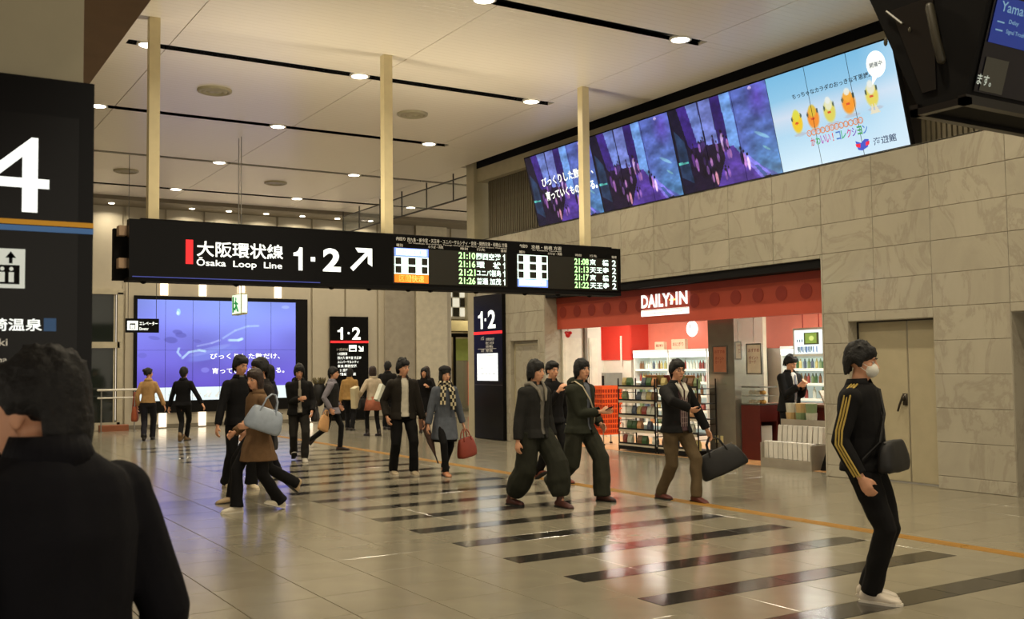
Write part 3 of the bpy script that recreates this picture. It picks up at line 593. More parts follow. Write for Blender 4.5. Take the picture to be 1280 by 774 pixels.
for k, (x, y, r, col, top) in enumerate(((.20, .475, .05, (236,196,40), (216,214,70)), (.335, .48, .052, (238,142,44), (214,186,60)), (.47, .5, .052, (216,204,90), (224,226,200)), (.625, .53, .056, (240,150,40), (238,170,60)), (.80, .54, .052, (222,206,90), (226,226,210)))):
    c.ell(x+.01, y-.13, r*1.2, .02, (178,186,200), .8); c.ell(x, y, r, .125, col); c.ell(x, y+.07, r*.62, .07, top, .9)
    if k > 1: c.ell(x, y+.11, r*.45, .04, (228,232,226), .9)
    c.ell(x-r*.75, y+.04, .008, .03, (60,80,70), .9); c.ell(x+r*.75, y+.06, .008, .03, (60,80,70), .9); c.ell(x-.004, y-.01, .017, .014, (210,70,40), .9)
    if k == 4: c.poly([(.765, .36), (.79, .46), (.8, .36)], (224,216,190)); c.poly([(.8, .36), (.81, .46), (.84, .37)], (224,216,190)); 
ad = c
bandpos = lambda img, u: Vector((0, 4.36-(img+u)*2.1725, 0))
nrm = Vector((-1.33, 0, -.33)).normalized()
for img in range(4):
    cv = ad if img == 3 else aq
    for k in range(3): cv.piece('screen', k/3, (k+1)/3, 0, 1, bandpos(img, 0)+nrm*.005, PU(2.1725), LEAN, bm_, bw)
ink = M('screen_ink', (30,44,60), emit=.5)
Wd = 2.1725; LV = LEAN
def bt(nm, s, img, u0, v0, u1, v1, m, b=.012, rise=0.0, off=.009):
    return text(nm, s, bandpos(img, u0)+LEAN*v0+nrm*off, PU(1)+LEAN*0, LEAN, (u1-u0)*Wd, (v1-v0)*LEAN.length, m, bw, b)
bt('screen_lettering', 'びっくりした数だけ、', 0, .2, .53, .97, .66, wt, .02); bt('screen_lettering', '育っていくものがある。', 0, .22, .33, .99, .46, wt, .02)
bt('screen_lettering', 'ちっちゃなカラダのおっきな不思議。', 3, .2, .71, .82, .765, ink, .015)
q = MB()
for sgn, (cu, cv_, ru, rv_, m_) in enumerate(((.87, .81, .068, .125, wt),)):
    n = 24; q.add([bandpos(3, cu+ru*math.cos(2*math.pi*k/n))+LEAN*(cv_+rv_*math.sin(2*math.pi*k/n))+nrm*.008 for k in range(n)], [tuple(range(n))])
    q.add([bandpos(3, .83)+LEAN*.72+nrm*.008, bandpos(3, .87)+LEAN*.70+nrm*.008, bandpos(3, .82)+LEAN*.63+nrm*.008], [(0, 1, 2)])
q.build('speech_bubble', wt, bw); bt('screen_lettering', '開催中', 3, .825, .785, .915, .835, ink, .012, off=.012)
ringm = M('ring_brown', (190,120,80), emit=.8); q = MB()
for k in range(12):
    cu, cv_ = .28+.037*k, .335+.0*k
    for a in range(12):
        t0, t1 = 2*math.pi*a/12, 2*math.pi*(a+1)/12
        q.add([bandpos(3, cu+r*math.cos(t)*.6)+LEAN*(cv_+r*math.sin(t))+nrm*.008 for t, r in ((t0, .024), (t1, .024), (t1, .034), (t0, .034))], [(0, 1, 2, 3)])
q.build('ring_row', ringm, bw); bt('screen_lettering', 'ちいさないきものたちあつまれ', 3, .268, .318, .70, .352, ringm, .0)
for k, (ch, col) in enumerate(zip('かわいい!コレクション', ((176,60,60), (60,160,90), (150,70,170), (190,70,150), (200,60,70), (70,110,190), (60,160,120), (190,60,130), (120,90,190), (60,150,80), (70,120,200)))):
    u = .28+.041*k; bt('screen_lettering', ch, 3, u+(.012 if ch == '!' else 0), .2, u+(.02 if ch == '!' else .036), .285, M('ad_ink_%d' % k, col, emit=.7), .02)
bt('screen_lettering', '海遊館', 3, .75, .065, .915, .14, M('logo_navy', (40,60,110), emit=.4), .012)
q = MB()
for pts in ([(.62, .15), (.66, .12), (.69, .15), (.72, .14), (.705, .07), (.66, .045), (.63, .06)],): q.add([bandpos(3, a)+LEAN*b+nrm*.008 for a, b in pts], [tuple(range(len(pts)))])
q.build('logo', M('logo_blue', (60,80,190), emit=.8), bw); q = MB()
for pts in ([(.618, .12), (.655, .115), (.65, .075), (.622, .09)], [(.695, .118), (.724, .125), (.718, .09), (.69, .08)]): q.add([bandpos(3, a)+LEAN*b+nrm*.011 for a, b in pts], [(0, 1, 2, 3)])
q.build('logo', M('logo_red', (220,40,70), emit=.8), bw)
# ---- near black panel with platform number 4
pn = empty('platform_sign', (-.08, 3.45, 0), 'near black pillar panel with white numeral 4 and elevator symbol', 'sign')
MB().box(-.64, .65, 0, .095, 0, 2.49).build('panel_case', black_m, pn); MB().box(-.6, .605, -.004, .0, .06, 2.372).build('panel_face', M('panel_face_black', (11,11,12), rough=.22, var=0, spec=.25), pn)
text('platform_number', '4', (.235+.08, -.006, 2.065), UX, UZ, .205, .232, wt, pn, .0, label='large white numeral 4')
MB().box(-.6, .65, -.007, -.002, 2.027, 2.042).build('orange_stripe', M('stripe_orange', (196,138,34), emit=.35), pn); MB().box(-.6, .65, -.007, -.002, 2.007, 2.024).build('blue_stripe', M('stripe_blue', (70,110,160), emit=.35), pn)
MB().box(.245+.08, .375+.08, -.007, -.002, 1.83, 1.95).build('symbol_plate', M('plate_grey', (205,210,200), emit=.6), pn)
MB().box(.25+.08, .36+.08, -.009, -.007, 1.842, 1.9).add([(a+.08, -.009, b) for a, b in ((.33, 1.905), (.34, 1.905), (.34, 1.935), (.33, 1.935), (.32, 1.922), (.335, 1.942), (.35, 1.922))], [(0, 1, 2, 3), (4, 6, 5)]).build('symbol', blackm_m, pn)
for x in (.262, .287, .312, .337): MB().ell((x+.08, -.01, 1.888), (.006, .003, .006), 8, 5).box(x+.073, x+.087, -.012, -.009, 1.848, 1.878).build('symbol_figure', M('plate_grey'), pn)
text('lettering', '城崎温泉', (.235+.08, -.006, 1.70), UX, UZ, .19, .038, wt, pn, .012); MB().box(.43+.08, .465+.08, -.005, -.002, 1.70, 1.74).build('tab', M('tab_blue', (60,96,140), emit=.2), pn)
text('lettering', 'Kinosaki', (.20+.08, -.006, 1.655), UX, UZ, .13, .022, cream, pn, .01); text('lettering', 'Fukuchiyama', (.17+.08, -.006, 1.6), UX, UZ, .16, .022, cream, pn, .01)
text('lettering', 'Akashi, Himeji', (.235+.08, -.006, 1.375), UX, UZ, .19, .026, wt, pn, .012); text('lettering', '大阪から発車', (.225+.08, -.006, 1.335), UX, UZ, .16, .024, wt, pn, .01)
# ---- hanging departure monitor, top right, an inverted trapezoid in profile
mn = empty('hanging_monitor', (3.95, 2.8, 2.69), 'large black hanging departure monitor housing at the top right', 'monitor')
prof = [(-.11, 0), (.11, 0), (.42, .72), (-.33, .72)]
q = MB(); q.add([(0, a, b) for a, b in prof]+[(1.5, a, b) for a, b in prof], [(0, 1, 2, 3), (7, 6, 5, 4), (0, 4, 5, 1), (1, 5, 6, 2), (2, 6, 7, 3), (3, 7, 4, 0)]); q.build('housing', blackm_m, mn)
side = MB()
side.add([(-.008, a, b) for a, b in ((.02, .08), (.09, .08), (.24, .5), (.02, .5))]+[(0, a, b) for a, b in ((.02, .08), (.09, .08), (.24, .5), (.02, .5))], [(0,1,2,3), (0,1,5,4), (1,2,6,5), (2,3,7,6), (3,0,4,7)])
side.build('side_cover', M('cover_black', (17,16,15), rough=.35, var=0), mn)
MB().tube([(-.02, .03, .45), (-.025, .0, .3), (-.02, -.02, .2)], .02, 6).build('cable', M('cable_grey', (60,56,42), rough=.5), mn, True)
MB().tube([(-.015, .26, .5), (-.015, .18, .42)], .006, 5).ell((-.015, .27, .36), (.006, .012, .02), 8, 5).ell((-.015, .14, .38), (.006, .008, .012), 8, 5).build('latch', M('latch_grey', (80,76,58), rough=.4), mn)
for z in (0,): MB().box(-.03, 1.52, .1, .14, -.02, .03).box(-.03, 1.52, -.14, -.1, -.02, .02).box(-.03, .01, -.14, .14, -.02, .01).build('bottom_trim', M('trim_black', (22,21,20), rough=.3, var=0), mn)
MB().tube([(.4, .05, .7), (.4, .05, 3.31)], .04, 8).tube([(1.2, .05, .7), (1.2, .05, 3.31)], .04, 8).build('ceiling_pole', dkgrey_m, mn)
mu, mv = Vector((1, 0, 0)), Vector((0, -.22, .72)); mo = Vector((-.075, -.115, 0)); N_ = Vector((0, -.72, -.22)).normalized()*.004
def mrect(nm, a, b, c_, d, m, k=1): flat(q_ := MB(), mo+N_*k, mu, mv, rectp(a, b, c_, d)); return q_.build(nm, m, mn)
mrect('display', .11, .06, 1.2, .98, M('display_dark', (20,20,34), rough=.15, var=0), 1)
mrect('display_band', .125, .34, 1.1, .60, M('display_blue', (34,58,150), emit=.35), 2); mrect('display_band', .125, .63, 1.1, .98, M('display_blue2', (26,42,110), emit=.3), 2)
dl = M('display_letter', (120,160,190), emit=.55)
def mt(s_, a, b, w, h, m=dl, bo=.01): return text('display_lettering', s_, mo+N_*3+mu*a+mv*b, mu, mv, w, h, m, mn, bo)
mt('Yamatoji', .155, .50, .25, .055); mt('普通', .145, .645, .055, .035, dl, 0); mt('普通 信州トランスフォーム', .225, .65, .42, .05, dl, 0); mt('Delay', .23, .455, .07, .022); mt('━━', .15, .455, .05, .006); mt('Signal Trouble', .225, .40, .15, .022); mt('━━', .15, .41, .05, .006)
mt('ます。', .105, .10, .1, .045, M('display_pale', (190,200,190), emit=.5))
mrect('display_notice', .14, .07, .30, .26, M('notice_grey', (60,58,48), emit=.25), 2)
# ================================================================== the shop
shopred = M('shop_red', (214,66,52), rough=.5, var=.02); fasc = M('fascia_red', (190,78,56), rough=.6, var=.02); fdot = M('fascia_dot_red', (160,54,40), rough=.6, var=.02)
swhite = M('shop_white', (228,224,210), rough=.45, var=.02); metal_m = M('pillar_metal', (150,146,134), rough=.2, metal=.45, var=.04); wire_m = M('black_wire', (30,27,25), rough=.5, metal=.4, var=0)
shelfm = M('shelf_white', (225,228,222), rough=.4, var=0); tan_m = M('shop_floor_tan', (222,170,118), rough=.3, var=.05)
sw = MB().box(14.5, 14.7, 9.7, 18.9, 0, 2.9).box(14.0, 14.5, 17.8, 18.9, 0, 2.9).box(12.45, 14.0, 18.8, 18.95, 0, 2.9).box(12.45, 12.5, 16.9, 18.8, 0, 2.9).box(11.55, 14.6, 9.72, 9.9, 0, 2.9).build('wall_shop', swhite); sw['kind'] = 'structure'
MB().box(14.485, 14.5, 9.9, 17.8, 1.84, 2.85).build('overlit_red_band', M('shop_red_overlit', (226,128,106), rough=.5, var=.02), sw); MB().box(13.98, 14.0, 17.8, 18.8, 1.66, 2.85).box(14.0, 14.49, 17.785, 17.8, 1.66, 2.85).box(12.45, 13.98, 18.79, 18.8, 1.66, 2.85).build('red_band', shopred, sw)  # back wall band: same red, its overexposure put into the colour
sc_ = MB().box(11.57, 14.7, 9.7, 18.95, 2.8, 2.9).build('ceiling_shop', swhite); sc_['kind'] = 'structure'
sf = MB().box(11.5, 14.6, 9.9, 18.8, -.004, .004).build('floor_shop', tan_m); sf['kind'] = 'structure'
sd = MB().box(11.55, 12.5, 16.86, 16.96, 0, 2.9).build('wall_shop_side', swhite); sd['kind'] = 'structure'
for a, b in ((11.5, 12.05), (12.14, 12.44)): MB().box(a+.05, b-.05, 16.84, 16.86, .1, 2.1).box(a+.09, b-.09, 16.835, 16.845, .16, 2.04).build('side_panel', M('panel_white', (236,232,214), rough=.4), sd)
MB().box(12.06, 12.12, 16.8, 16.86, 0, 2.8).build('steel_post', metal_m, sd)
# fascia with raised dots and shop name
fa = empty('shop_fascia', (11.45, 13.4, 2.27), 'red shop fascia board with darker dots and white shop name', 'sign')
MB().box(.03, .1, -3.49, 3.49, 0, .72).box(0, .03, -3.49, 3.49, 0, .72).build('fascia_board', fasc, fa)
MB().box(-.27, .0, -3.495, 3.495, .615, .735).build('recess_shade_strip', blackm_m, fa); MB().box(-.01, 0, -3.5, 3.5, .5, .61).build('upper_board', M('fascia_red_dark', (160,60,44), rough=.6, var=.02), fa)  # black box stands for the shade in the recess under the lintel
dme = MB()
dme.loft([[(x, .115*math.cos(2*math.pi*k/20), .115*math.sin(2*math.pi*k/20)) for k in range(20)] for x in (0, -.006)]); dme = dme.mesh('fascia_dot', fdot)
for k in range(14):
    y = 10.44+.48*k
    if 12.9 < y < 14.0: continue
    link('fascia_dot', dme, fa, (-.002, y-13.4, .33))
lg = (0, -1, 0)
text('shop_name', 'DAILY', (-.03, .80, .275), lg, UZ, .78, .23, wt, fa, .045, 1.05); text('shop_name', 'IN', (-.03, -.12, .29), lg, UZ, .3, .22, wt, fa, .045, 1.1)
MB().add([(-.035, .02, .3), (-.035, -.05, .3), (-.035, -.07, .42), (-.035, .0, .47), (-.035, .1, .5), (-.035, -.06, .44)], [(0, 1, 2, 3), (3, 5, 4)]).build('name_leaf', wt, fa)
MB().box(-.035, -.03, -.12, .04, .37, .395).build('name_line', ledy, fa)
MB().box(-.02, -.0, -.42, .82, .13, .24).build('name_plate', wt, fa); MB().box(-.024, -.02, -.42, .82, .225, .232).build('name_plate_line', M('gold_line', (190,170,60)), fa)
text('plate_lettering', 'convenience store', (-.024, .72, .165), lg, UZ, 1.0, .035, M('plate_ink', (120,120,110)), fa, 0)
rb = MB().ell((-.0, 0, .0), (.05, .06, .06), 10, 7).ell((0, -.07, .03), (.035, .06, .035), 8, 5).ell((0, .06, .04), (.03, .05, .03), 8, 5).tube([(0, 0, .04), (0, 0, .12)], .006, 5).build('ribbon_bell', M('bell_red', (205,24,22), rough=.4), None, True, (11.52, 16.62, 2.16)); tag(rb, 'small red ribbon ornament hanging under the left end of the shop fascia', 'ornament')
# metal pillar with posters
mp_ = MB().box(11.98, 12.64, 12.5, 13.12, 0, 2.8).build('wall_shop_pillar', metal_m); mp_['kind'] = 'structure'
MB().box(11.972, 11.98, 12.52, 13.1, 2.2, 2.24).box(11.972, 11.98, 12.7, 13.1, 1.22, 1.24).box(11.972, 11.98, 12.7, 13.1, 1.13, 1.15).build('pillar_band', metal_m, mp_)
for y in (12.83, 12.95): MB().box(11.97, 11.98, y-.03, y+.03, .24, .36).build('socket_plate', M('socket_cream', (216,206,150)), mp_)
pt = M('poster_orange', (196,128,96), rough=.6); pp = M('poster_paper', (226,214,190), rough=.6); pi = M('poster_ink', (150,60,40))
def poster(x, y, z, w, h, m, lab, rod=False, rot=0):
    e = empty('framed_poster', (x, y, z), lab, 'poster', rz=rot); f = .02
    MB().box(-.012, .012, -w/2, w/2, 0, f).box(-.012, .012, -w/2, w/2, h-f, h).box(-.012, .012, -w/2, -w/2+f, f, h-f).box(-.012, .012, w/2-f, w/2, f, h-f).build('frame', steel_m, e)
    MB().box(-.004, .006, -w/2+f, w/2-f, f, h-f).build('sheet', m, e); text('lettering', 'おすすめ', (-.006, w/2-.05, h*.72), (0, -1, 0), UZ, w*.7, h*.12, pi, e); text('lettering', 'ポイント\nカード', (-.006, w/2-.06, h*.35), (0, -1, 0), UZ, w*.6, h*.25, pi, e)
    if rod: MB().tube([(0, 0, h), (0, 0, 2.8-z)], .006, 5).build('rod', steel_m, e)
poster(11.965, 12.82, 1.40, .35, .46, pt, 'framed orange poster on the metal shop pillar')
poster(12.0, 12.07, 1.38, .34, .5, pp, 'framed pale poster hanging right of the metal pillar', True)
poster(11.9, 12.32, 1.62, .12, .3, swhite, 'narrow white notice hanging beside the metal pillar', True, .5)
pw2 = MB().box(13.6, 13.7, 13.46, 14.25, 0, 2.8).build('wall_shop_partition', M('partition_pale', (206,200,180), rough=.5)); pw2['kind'] = 'structure'; MB().box(13.59, 13.6, 13.46, 14.25, 1.75, 2.8).build('grey_band', M('partition_grey', (130,128,120), rough=.5), pw2)
ck = empty('wall_clock', (14.44, 16.29, 2.29), 'round white lit clock on the brightly lit red shop wall', 'clock'); MB().ell((0, 0, 0), (.05, .17, .17), 20, 10).build('clock_face', M('lit_white', (245,250,246), emit=1.6), ck, True); MB().box(-.058, -.05, -.006, .006, 0, .1).box(-.058, -.05, -.07, 0, -.005, .005).build('hands', dkgrey_m, ck)
MB().box(.0, .04, -.05, .05, -.05, .05).build('mount', dkgrey_m, ck)
# products
CN = ['cream', 'green', 'brown', 'yellow', 'red', 'white', 'grey blue', 'pale green', 'orange', 'dark brown']
ORD = ['first', 'second', 'third', 'fourth', 'fifth', 'sixth', 'seventh', 'eighth', 'ninth', 'tenth', 'eleventh', 'twelfth']
PC = [M('prod_%d' % i, c, rough=.4, var=0) for i, c in enumerate(((214,216,200), (70,104,62), (128,92,62), (200,184,120), (150,70,60), (226,226,216), (84,94,112), (130,148,104), (206,150,100), (92,70,58)))]
bot = [MB().loft([[(r*math.cos(2*math.pi*k/8), r*math.sin(2*math.pi*k/8), z) for k in range(8)] for r, z in ((.03, 0), (.031, .13), (.012, .17), (.013, .2))]).mesh('bottle', m) for m in PC[:8]]
pkt = [MB().add([(-.02, -.05, 0), (.02, -.05, 0), (.02, .05, 0), (-.02, .05, 0), (-.03, -.045, .07), (.03, -.045, .07), (.03, .045, .07), (-.03, .045, .07), (-.004, -.05, .14), (.004, -.05, .14), (.004, .05, .14), (-.004, .05, .14)], [(0,1,2,3),(0,1,5,4),(1,2,6,5),(2,3,7,6),(3,0,4,7),(4,5,9,8),(5,6,10,9),(6,7,11,10),(7,4,8,11),(8,9,10,11)]).mesh('packet', m) for m in PC]
ctn = [MB().tile(-.03, .03, -.035, .035, 0, .15, .006).mesh('carton', m) for m in PC]
rg = random.Random(5)
def put(me, name, loc, lab, cat, grp, rz=0, sc=1, tilt=0):
    o = link(name, me, None, loc); o.rotation_euler = (0, tilt, rz); o.scale = (sc,)*3; return tag(o, lab, cat, grp)
hdr = M('fridge_light', (236,248,240), emit=1.9)
fr_l = ['white lit open fridge behind the left racks, near the red corner', 'white lit open fridge left of the man with the bag', 'white lit open fridge behind the man with the bag', 'white lit open fridge beside the metal pillar', 'white lit open fridge left of the suited customer', 'white lit open fridge behind the suited customer', 'white lit open fridge under the shop monitor']
for i, y in enumerate((17.1, 15.92, 14.75, 12.81, 11.64, 10.48)):
    w = .57; e = empty('open_fridge', (13.95, y, 0), fr_l[i] if i < 3 else fr_l[i+1], 'fridge', 'open fridges along the back wall of the shop')
    MB().box(.45, .5, -w, w, 0, 1.84).box(0, .5, -w, w, 0, .16).box(.02, .5, -w, -w+.025, .16, 1.84).box(.02, .5, w-.025, w, .16, 1.84).box(.0, .5, -w, w, 1.8, 1.86).build('cabinet', shelfm, e)
    MB().box(.0, .06, -w+.02, w-.02, 1.70, 1.80).build('header_light', hdr, e); MB().box(.44, .45, -w+.03, w-.03, .16, 1.64).build('lit_back', M('fridge_back', (214,228,220), emit=.35), e)
    for z in (.3, .62, .92, 1.19, 1.45):
        MB().box(.06, .45, -w+.03, w-.03, z-.02, z).build('shelf', shelfm, e); MB().box(.045, .06, -w+.03, w-.03, z-.035, z+.01).build('price_rail', M('price_rail', (240,240,225), emit=.25), e)
        for k in range(6 if z < 1 else 12):
            yy = y+w-.1-k*(.19 if z < 1 else .088)
            kind = 'bottle' if z > .8 else ('packet' if i % 2 else 'carton'); pool = {'bottle': bot, 'packet': pkt, 'carton': ctn}[kind]; ci = rg.randrange(len(pool)); me = pool[ci]
            put(me, kind, (14.08+rg.uniform(0,.03), yy, z), '%s %s, %s from left, %s shelf, %s' % (CN[ci], kind, ORD[k], {.3: 'lowest', .62: 'second', .92: 'middle', 1.19: 'fourth', 1.45: 'top'}[z], ('fridge by red corner', 'fridge left of the glasses man', 'fridge behind the glasses man', 'fridge right of metal pillar', 'fridge behind the suited customer', 'rightmost lit fridge')[i]), kind, '%ss in the lit fridges' % kind, sc=1.05 if z < 1 else .9)
# wire racks in front
def rack(x, y, lab):
    e = empty('wire_rack', (x, y, 0), lab, 'shelf', 'black wire racks at the shop front'); w = .52
    for a in (-.2, .2):
        for b in (-w, w): MB().tube([(a, b, .0), (a, b, 1.3)], .014, 6).build('post', wire_m, e)
    MB().box(-.22, .22, -w, w, .03, .1).build('base', blackm_m, e)
    for z in (.12, .38, .64, .9, 1.15):
        q = MB().box(-.2, .2, -w, w, z-.012, z); q.box(-.21, -.2, -w, w, z-.03, z+.04); q.build('shelf', wire_m, e)
        MB().box(-.216, -.21, -w+.02, w-.02, z-.03, z+.01).build('price_rail', M('rail_pale', (190,180,160)), e)
        for k in range(7):
            if rg.random() < .2: continue
            ci = rg.randrange(10); put(pkt[ci], 'packet', (x-.12, y-w+.1+k*.14, z), '%s snack packet, %s place from left, %s shelf, %s' % (CN[ci], ORD[6-k], {.12: 'lowest', .38: 'second', .64: 'middle', .9: 'fourth', 1.15: 'top'}[z], 'rack nearest the orange basket' if y > 14 else 'rack behind the walking man'), 'packet', 'packets on the wire racks', rz=rg.uniform(-.2, .2), sc=1.25)
    for z in (.3, .55, .8, 1.05):
        for b in (-w, w): MB().tube([(-.2, b, z), (.2, b, z)], .006, 5).build('side_wire', wire_m, e)
rack(11.75, 14.55, 'black wire snack rack nearest the orange basket cart'); rack(11.75, 13.45, 'black wire snack rack behind the walking man with glasses')
for k in range(6):
    o = MB().tile(-.1, .1, -.13, .13, 0, .012, .003).mesh('magazine', PC[(8, 3, 4, 0, 7, 8)[k]]); p = link('magazine', o, None, (11.68+.02*(k % 2), 14.25-.2*k, 1.28)); p.rotation_euler = (0, 1.1, rg.uniform(-.3, .3))
    tag(p, '%s magazine leaning on top of the wire racks, %s from left' % (CN[(8, 3, 4, 0, 7, 8)[k]], ORD[k]), 'magazine', 'magazines leaning on the rack tops')
# orange basket cart
oc = empty('basket_cart', (12.2, 16.3, 0), 'tall orange perforated basket in a chrome frame at the shop entrance', 'basket'); om = M('orange_plastic', (240,90,24), rough=.4, var=.02)
q = MB(); R0, R1 = (.2, .16), (.26, .2)
z0, z1 = .2, 1.08; nz = 9
cor = lambda t: [(-(R0[0]+(R1[0]-R0[0])*t), -(R0[1]+(R1[1]-R0[1])*t)), ((R0[0]+(R1[0]-R0[0])*t), -(R0[1]+(R1[1]-R0[1])*t)), ((R0[0]+(R1[0]-R0[0])*t), (R0[1]+(R1[1]-R0[1])*t)), (-(R0[0]+(R1[0]-R0[0])*t), (R0[1]+(R1[1]-R0[1])*t))]
for i in range(nz+1):     # rings
    t = i/nz; z = z0+(z1-z0)*t; c4 = cor(t); h = .03 if i < nz else .07
    for k in range(4):
        a, b = c4[k], c4[(k+1) % 4]; q.add([(a[0], a[1], z), (b[0], b[1], z), (b[0], b[1], z+h), (a[0], a[1], z+h), (a[0]*.96, a[1]*.96, z), (b[0]*.96, b[1]*.96, z), (b[0]*.96, b[1]*.96, z+h), (a[0]*.96, a[1]*.96, z+h)], [(0,1,2,3), (7,6,5,4), (0,4,5,1), (3,2,6,7)])
for k in range(4):
    A0, B0, A1, B1 = cor(0)[k], cor(0)[(k+1) % 4], cor(1)[k], cor(1)[(k+1) % 4]
    for j in range(9):
        s0, s1 = j/8-.022, j/8+.022; s0, s1 = max(0, s0), min(1, s1); L_ = lambda a, b, s: (a[0]+(b[0]-a[0])*s, a[1]+(b[1]-a[1])*s)
        p0, p1, p2, p3 = L_(A0, B0, s0), L_(A0, B0, s1), L_(A1, B1, s1), L_(A1, B1, s0); q.add([(*p0, z0), (*p1, z0), (*p2, z1), (*p3, z1)], [(0, 1, 2, 3)])
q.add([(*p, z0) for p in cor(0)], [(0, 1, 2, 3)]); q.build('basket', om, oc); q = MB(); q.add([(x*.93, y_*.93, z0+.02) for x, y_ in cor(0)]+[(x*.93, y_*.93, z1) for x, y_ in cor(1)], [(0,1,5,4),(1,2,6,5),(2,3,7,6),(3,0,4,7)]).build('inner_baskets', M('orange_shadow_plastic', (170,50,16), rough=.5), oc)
for s in (-.24, .24): MB().tube([(s, -.2, .02), (s, -.2, .42), (s, .2, .42), (s, .2, .02)], .012, 6).build('chrome_frame', steel_m, oc)
for a in (-.24, .24):
    for b in (-.2, .2): MB().cyl((a, b, 0), .03, .03, 8).build('foot', blackm_m, oc)
mw = empty('grey_oven', (13.6, 18.2, 0), 'grey box-shaped oven on a white stand in the back corner', 'oven'); MB().box(-.2, .3, -.3, .3, 0, 1.02).build('stand', swhite, mw); MB().box(-.2, .25, -.28, .28, 1.02, 1.38).build('body', M('oven_grey', (130,130,122), rough=.4), mw); MB().box(-.21, -.2, -.22, .12, 1.08, 1.32).build('window', blackm_m, mw)
bn = MB().box(-.004, .004, -.03, .03, 0, .62).build('banner', swhite, None, loc=(13.95, 18.08, 1.57)); tag(bn, 'narrow white vertical strip on the red shop wall', 'notice')
# counter and till area
ct = empty('shop_counter', (12.84, 11.4, 0), 'dark red shop counter behind the suited customer', 'counter'); cr_ = M('counter_red', (88,30,24), rough=.4); 
MB().box(-.22, .25, -1.45, 1.0, 0, .86).build('body', cr_, ct); MB().box(-.28, .3, -1.45, 1.02, .86, .9).build('top', M('counter_top', (120,80,60), rough=.3), ct); MB().box(-.235, -.22, -1.3, .9, .08, .8).build('front_panel', cr_, ct); MB().box(-.79, -.4, .62, 1.04, .62, .88).box(-.79, -.77, .62, 1.04, 0, .62).box(-.42, -.4, .62, 1.04, 0, .62).box(-.4, -.22, .7, 1.0, 0, .86).build('side_block', cr_, ct)
sc2 = empty('glass_showcase', (12.25, 12.22, .885), 'glass food showcase on the counter beside the metal pillar', 'showcase')
MB().box(-.2, .2, -.2, .2, 0, .02).box(-.2, .2, -.2, .2, .14, .15).box(-.2, .2, -.2, .2, .28, .3).build('frame', steel_m, sc2); MB().box(-.2, -.195, -.2, .2, .02, .28).build('glass_front', glass_m, sc2)
for k in range(8): put(MB().ell((0, 0, .03), (.045, .05, .035), 8, 6).mesh('bread_roll', M('bread', (214,160,80), rough=.6)), 'bread_roll', (12.2, 12.08+.09*(k % 4), .905+.15*(k//4)), 'golden bread roll inside the glass showcase, %s shelf, %s from left' % (('lower', 'upper')[k//4], ORD[3-k % 4]), 'bread', 'rolls in the showcase')
lbx = MB().box(-.2, .2, -.2, .2, 0, .3).mesh('low_shelf_box', swhite); lb_ = link('snack_box', lbx, None, (12.2, 12.22, .28)); lb_.scale = (.7, .85, .9); tag(lb_, 'white box on the low stand under the showcase', 'box'); ls = MB().box(-.15, .15, -.18, .18, 0, .278).build('low_stand', cr_, None, loc=(12.23, 12.22, 0)); tag(ls, 'low dark red stand under the white box near the pillar', 'stand')
# book and box display
bx = M('display_grey', (150,142,128), rough=.5); wp = M('package_white', (214,210,200), rough=.5, rnd=.1)
dc = empty('display_cart', (11.70, 10.93, 0), 'low grey cart of white packages at the shop front', 'display stand')
MB().box(-.25, .22, -.5, .5, 0, .13).box(-.25, .22, -.5, -.48, .13, .36).box(-.25, .22, .48, .5, .13, .36).box(.20, .22, -.5, .5, .13, .7).box(-.02, .2, -.48, .48, .13, .36).build('tray', bx, dc)
pk = MB().tile(-.045, .045, -.04, .04, 0, .25, .006).mesh('package', wp); 
for k in range(10): put(pk, 'package', (11.55, 10.5+.096*k, .135), 'white package, %s from left, front row of the low grey cart' % ORD[9-k], 'package', 'front row packages on the cart', rz=rg.uniform(-.06, .06))
for k in range(9): put(pk, 'package', (11.80, 10.53+.1*k, .365), 'white package, %s from left, raised rear row of the grey cart' % ORD[8-k], 'package', 'rear row packages on the cart', rz=rg.uniform(-.1, .1), tilt=.1)
tubm = [M('tub_pale', (190,188,170), rough=.4), M('tub_green', (120,140,100), rough=.4), M('tub_tan', (190,160,110), rough=.4)]
ts = MB().box(-.09, .09, -.36, .36, 0, .66).build('pedestal', blackm_m, None, loc=(12.22-.3, 11.15-.02, 0)); 
ts.location = (12.02, 11.12, 0); tag(ts, 'black pedestal under the stacked tubs left of the white packages', 'pedestal')
for k, (y, z, i) in enumerate(((10.92, .66, 0), (10.92, .80, 1), (11.32, .66, 2), (11.32, .80, 0), (11.12, .66, 1), (11.12, .80, 2))):
    put(MB().cyl((0, 0, 0), .075, .14, 10, .09).mesh('tub', tubm[i]), 'tub', (12.02, y, z), '%s food tub stacked on the black pedestal, %s layer' % (('pale', 'green', 'tan')[i], 'lower' if z < .7 else 'upper'), 'tub', 'tubs on the black pedestal')
for k in range(4):
    o = MB().tile(-.09, .09, -.012, .012, 0, .24, .003).mesh('booklet', M('booklet_grey', (196,190,172), rough=.5)); p = put(o, 'booklet', (12.72, 11.2-.13*k, .905), 'grey booklet leaning on the shop counter, %s from left' % ORD[k], 'book', 'booklets leaning on the counter', rz=0); p.rotation_euler = (-.5, 0, 0)
ez = empty('easel_sign', (11.62, 10.22, 0), 'black wedge-shaped sign board at the right edge of the shop front', 'sign'); MB().add([(0, -.16, 0), (0, .2, 0), (.2, .2, 0), (.2, -.16, 0), (0, -.16, .9), (.06, -.16, .9)], [(0, 1, 2, 3), (0, 1, 4), (3, 2, 5), (1, 2, 5, 4), (0, 4, 5, 3)]).build('board', blackm_m, ez)
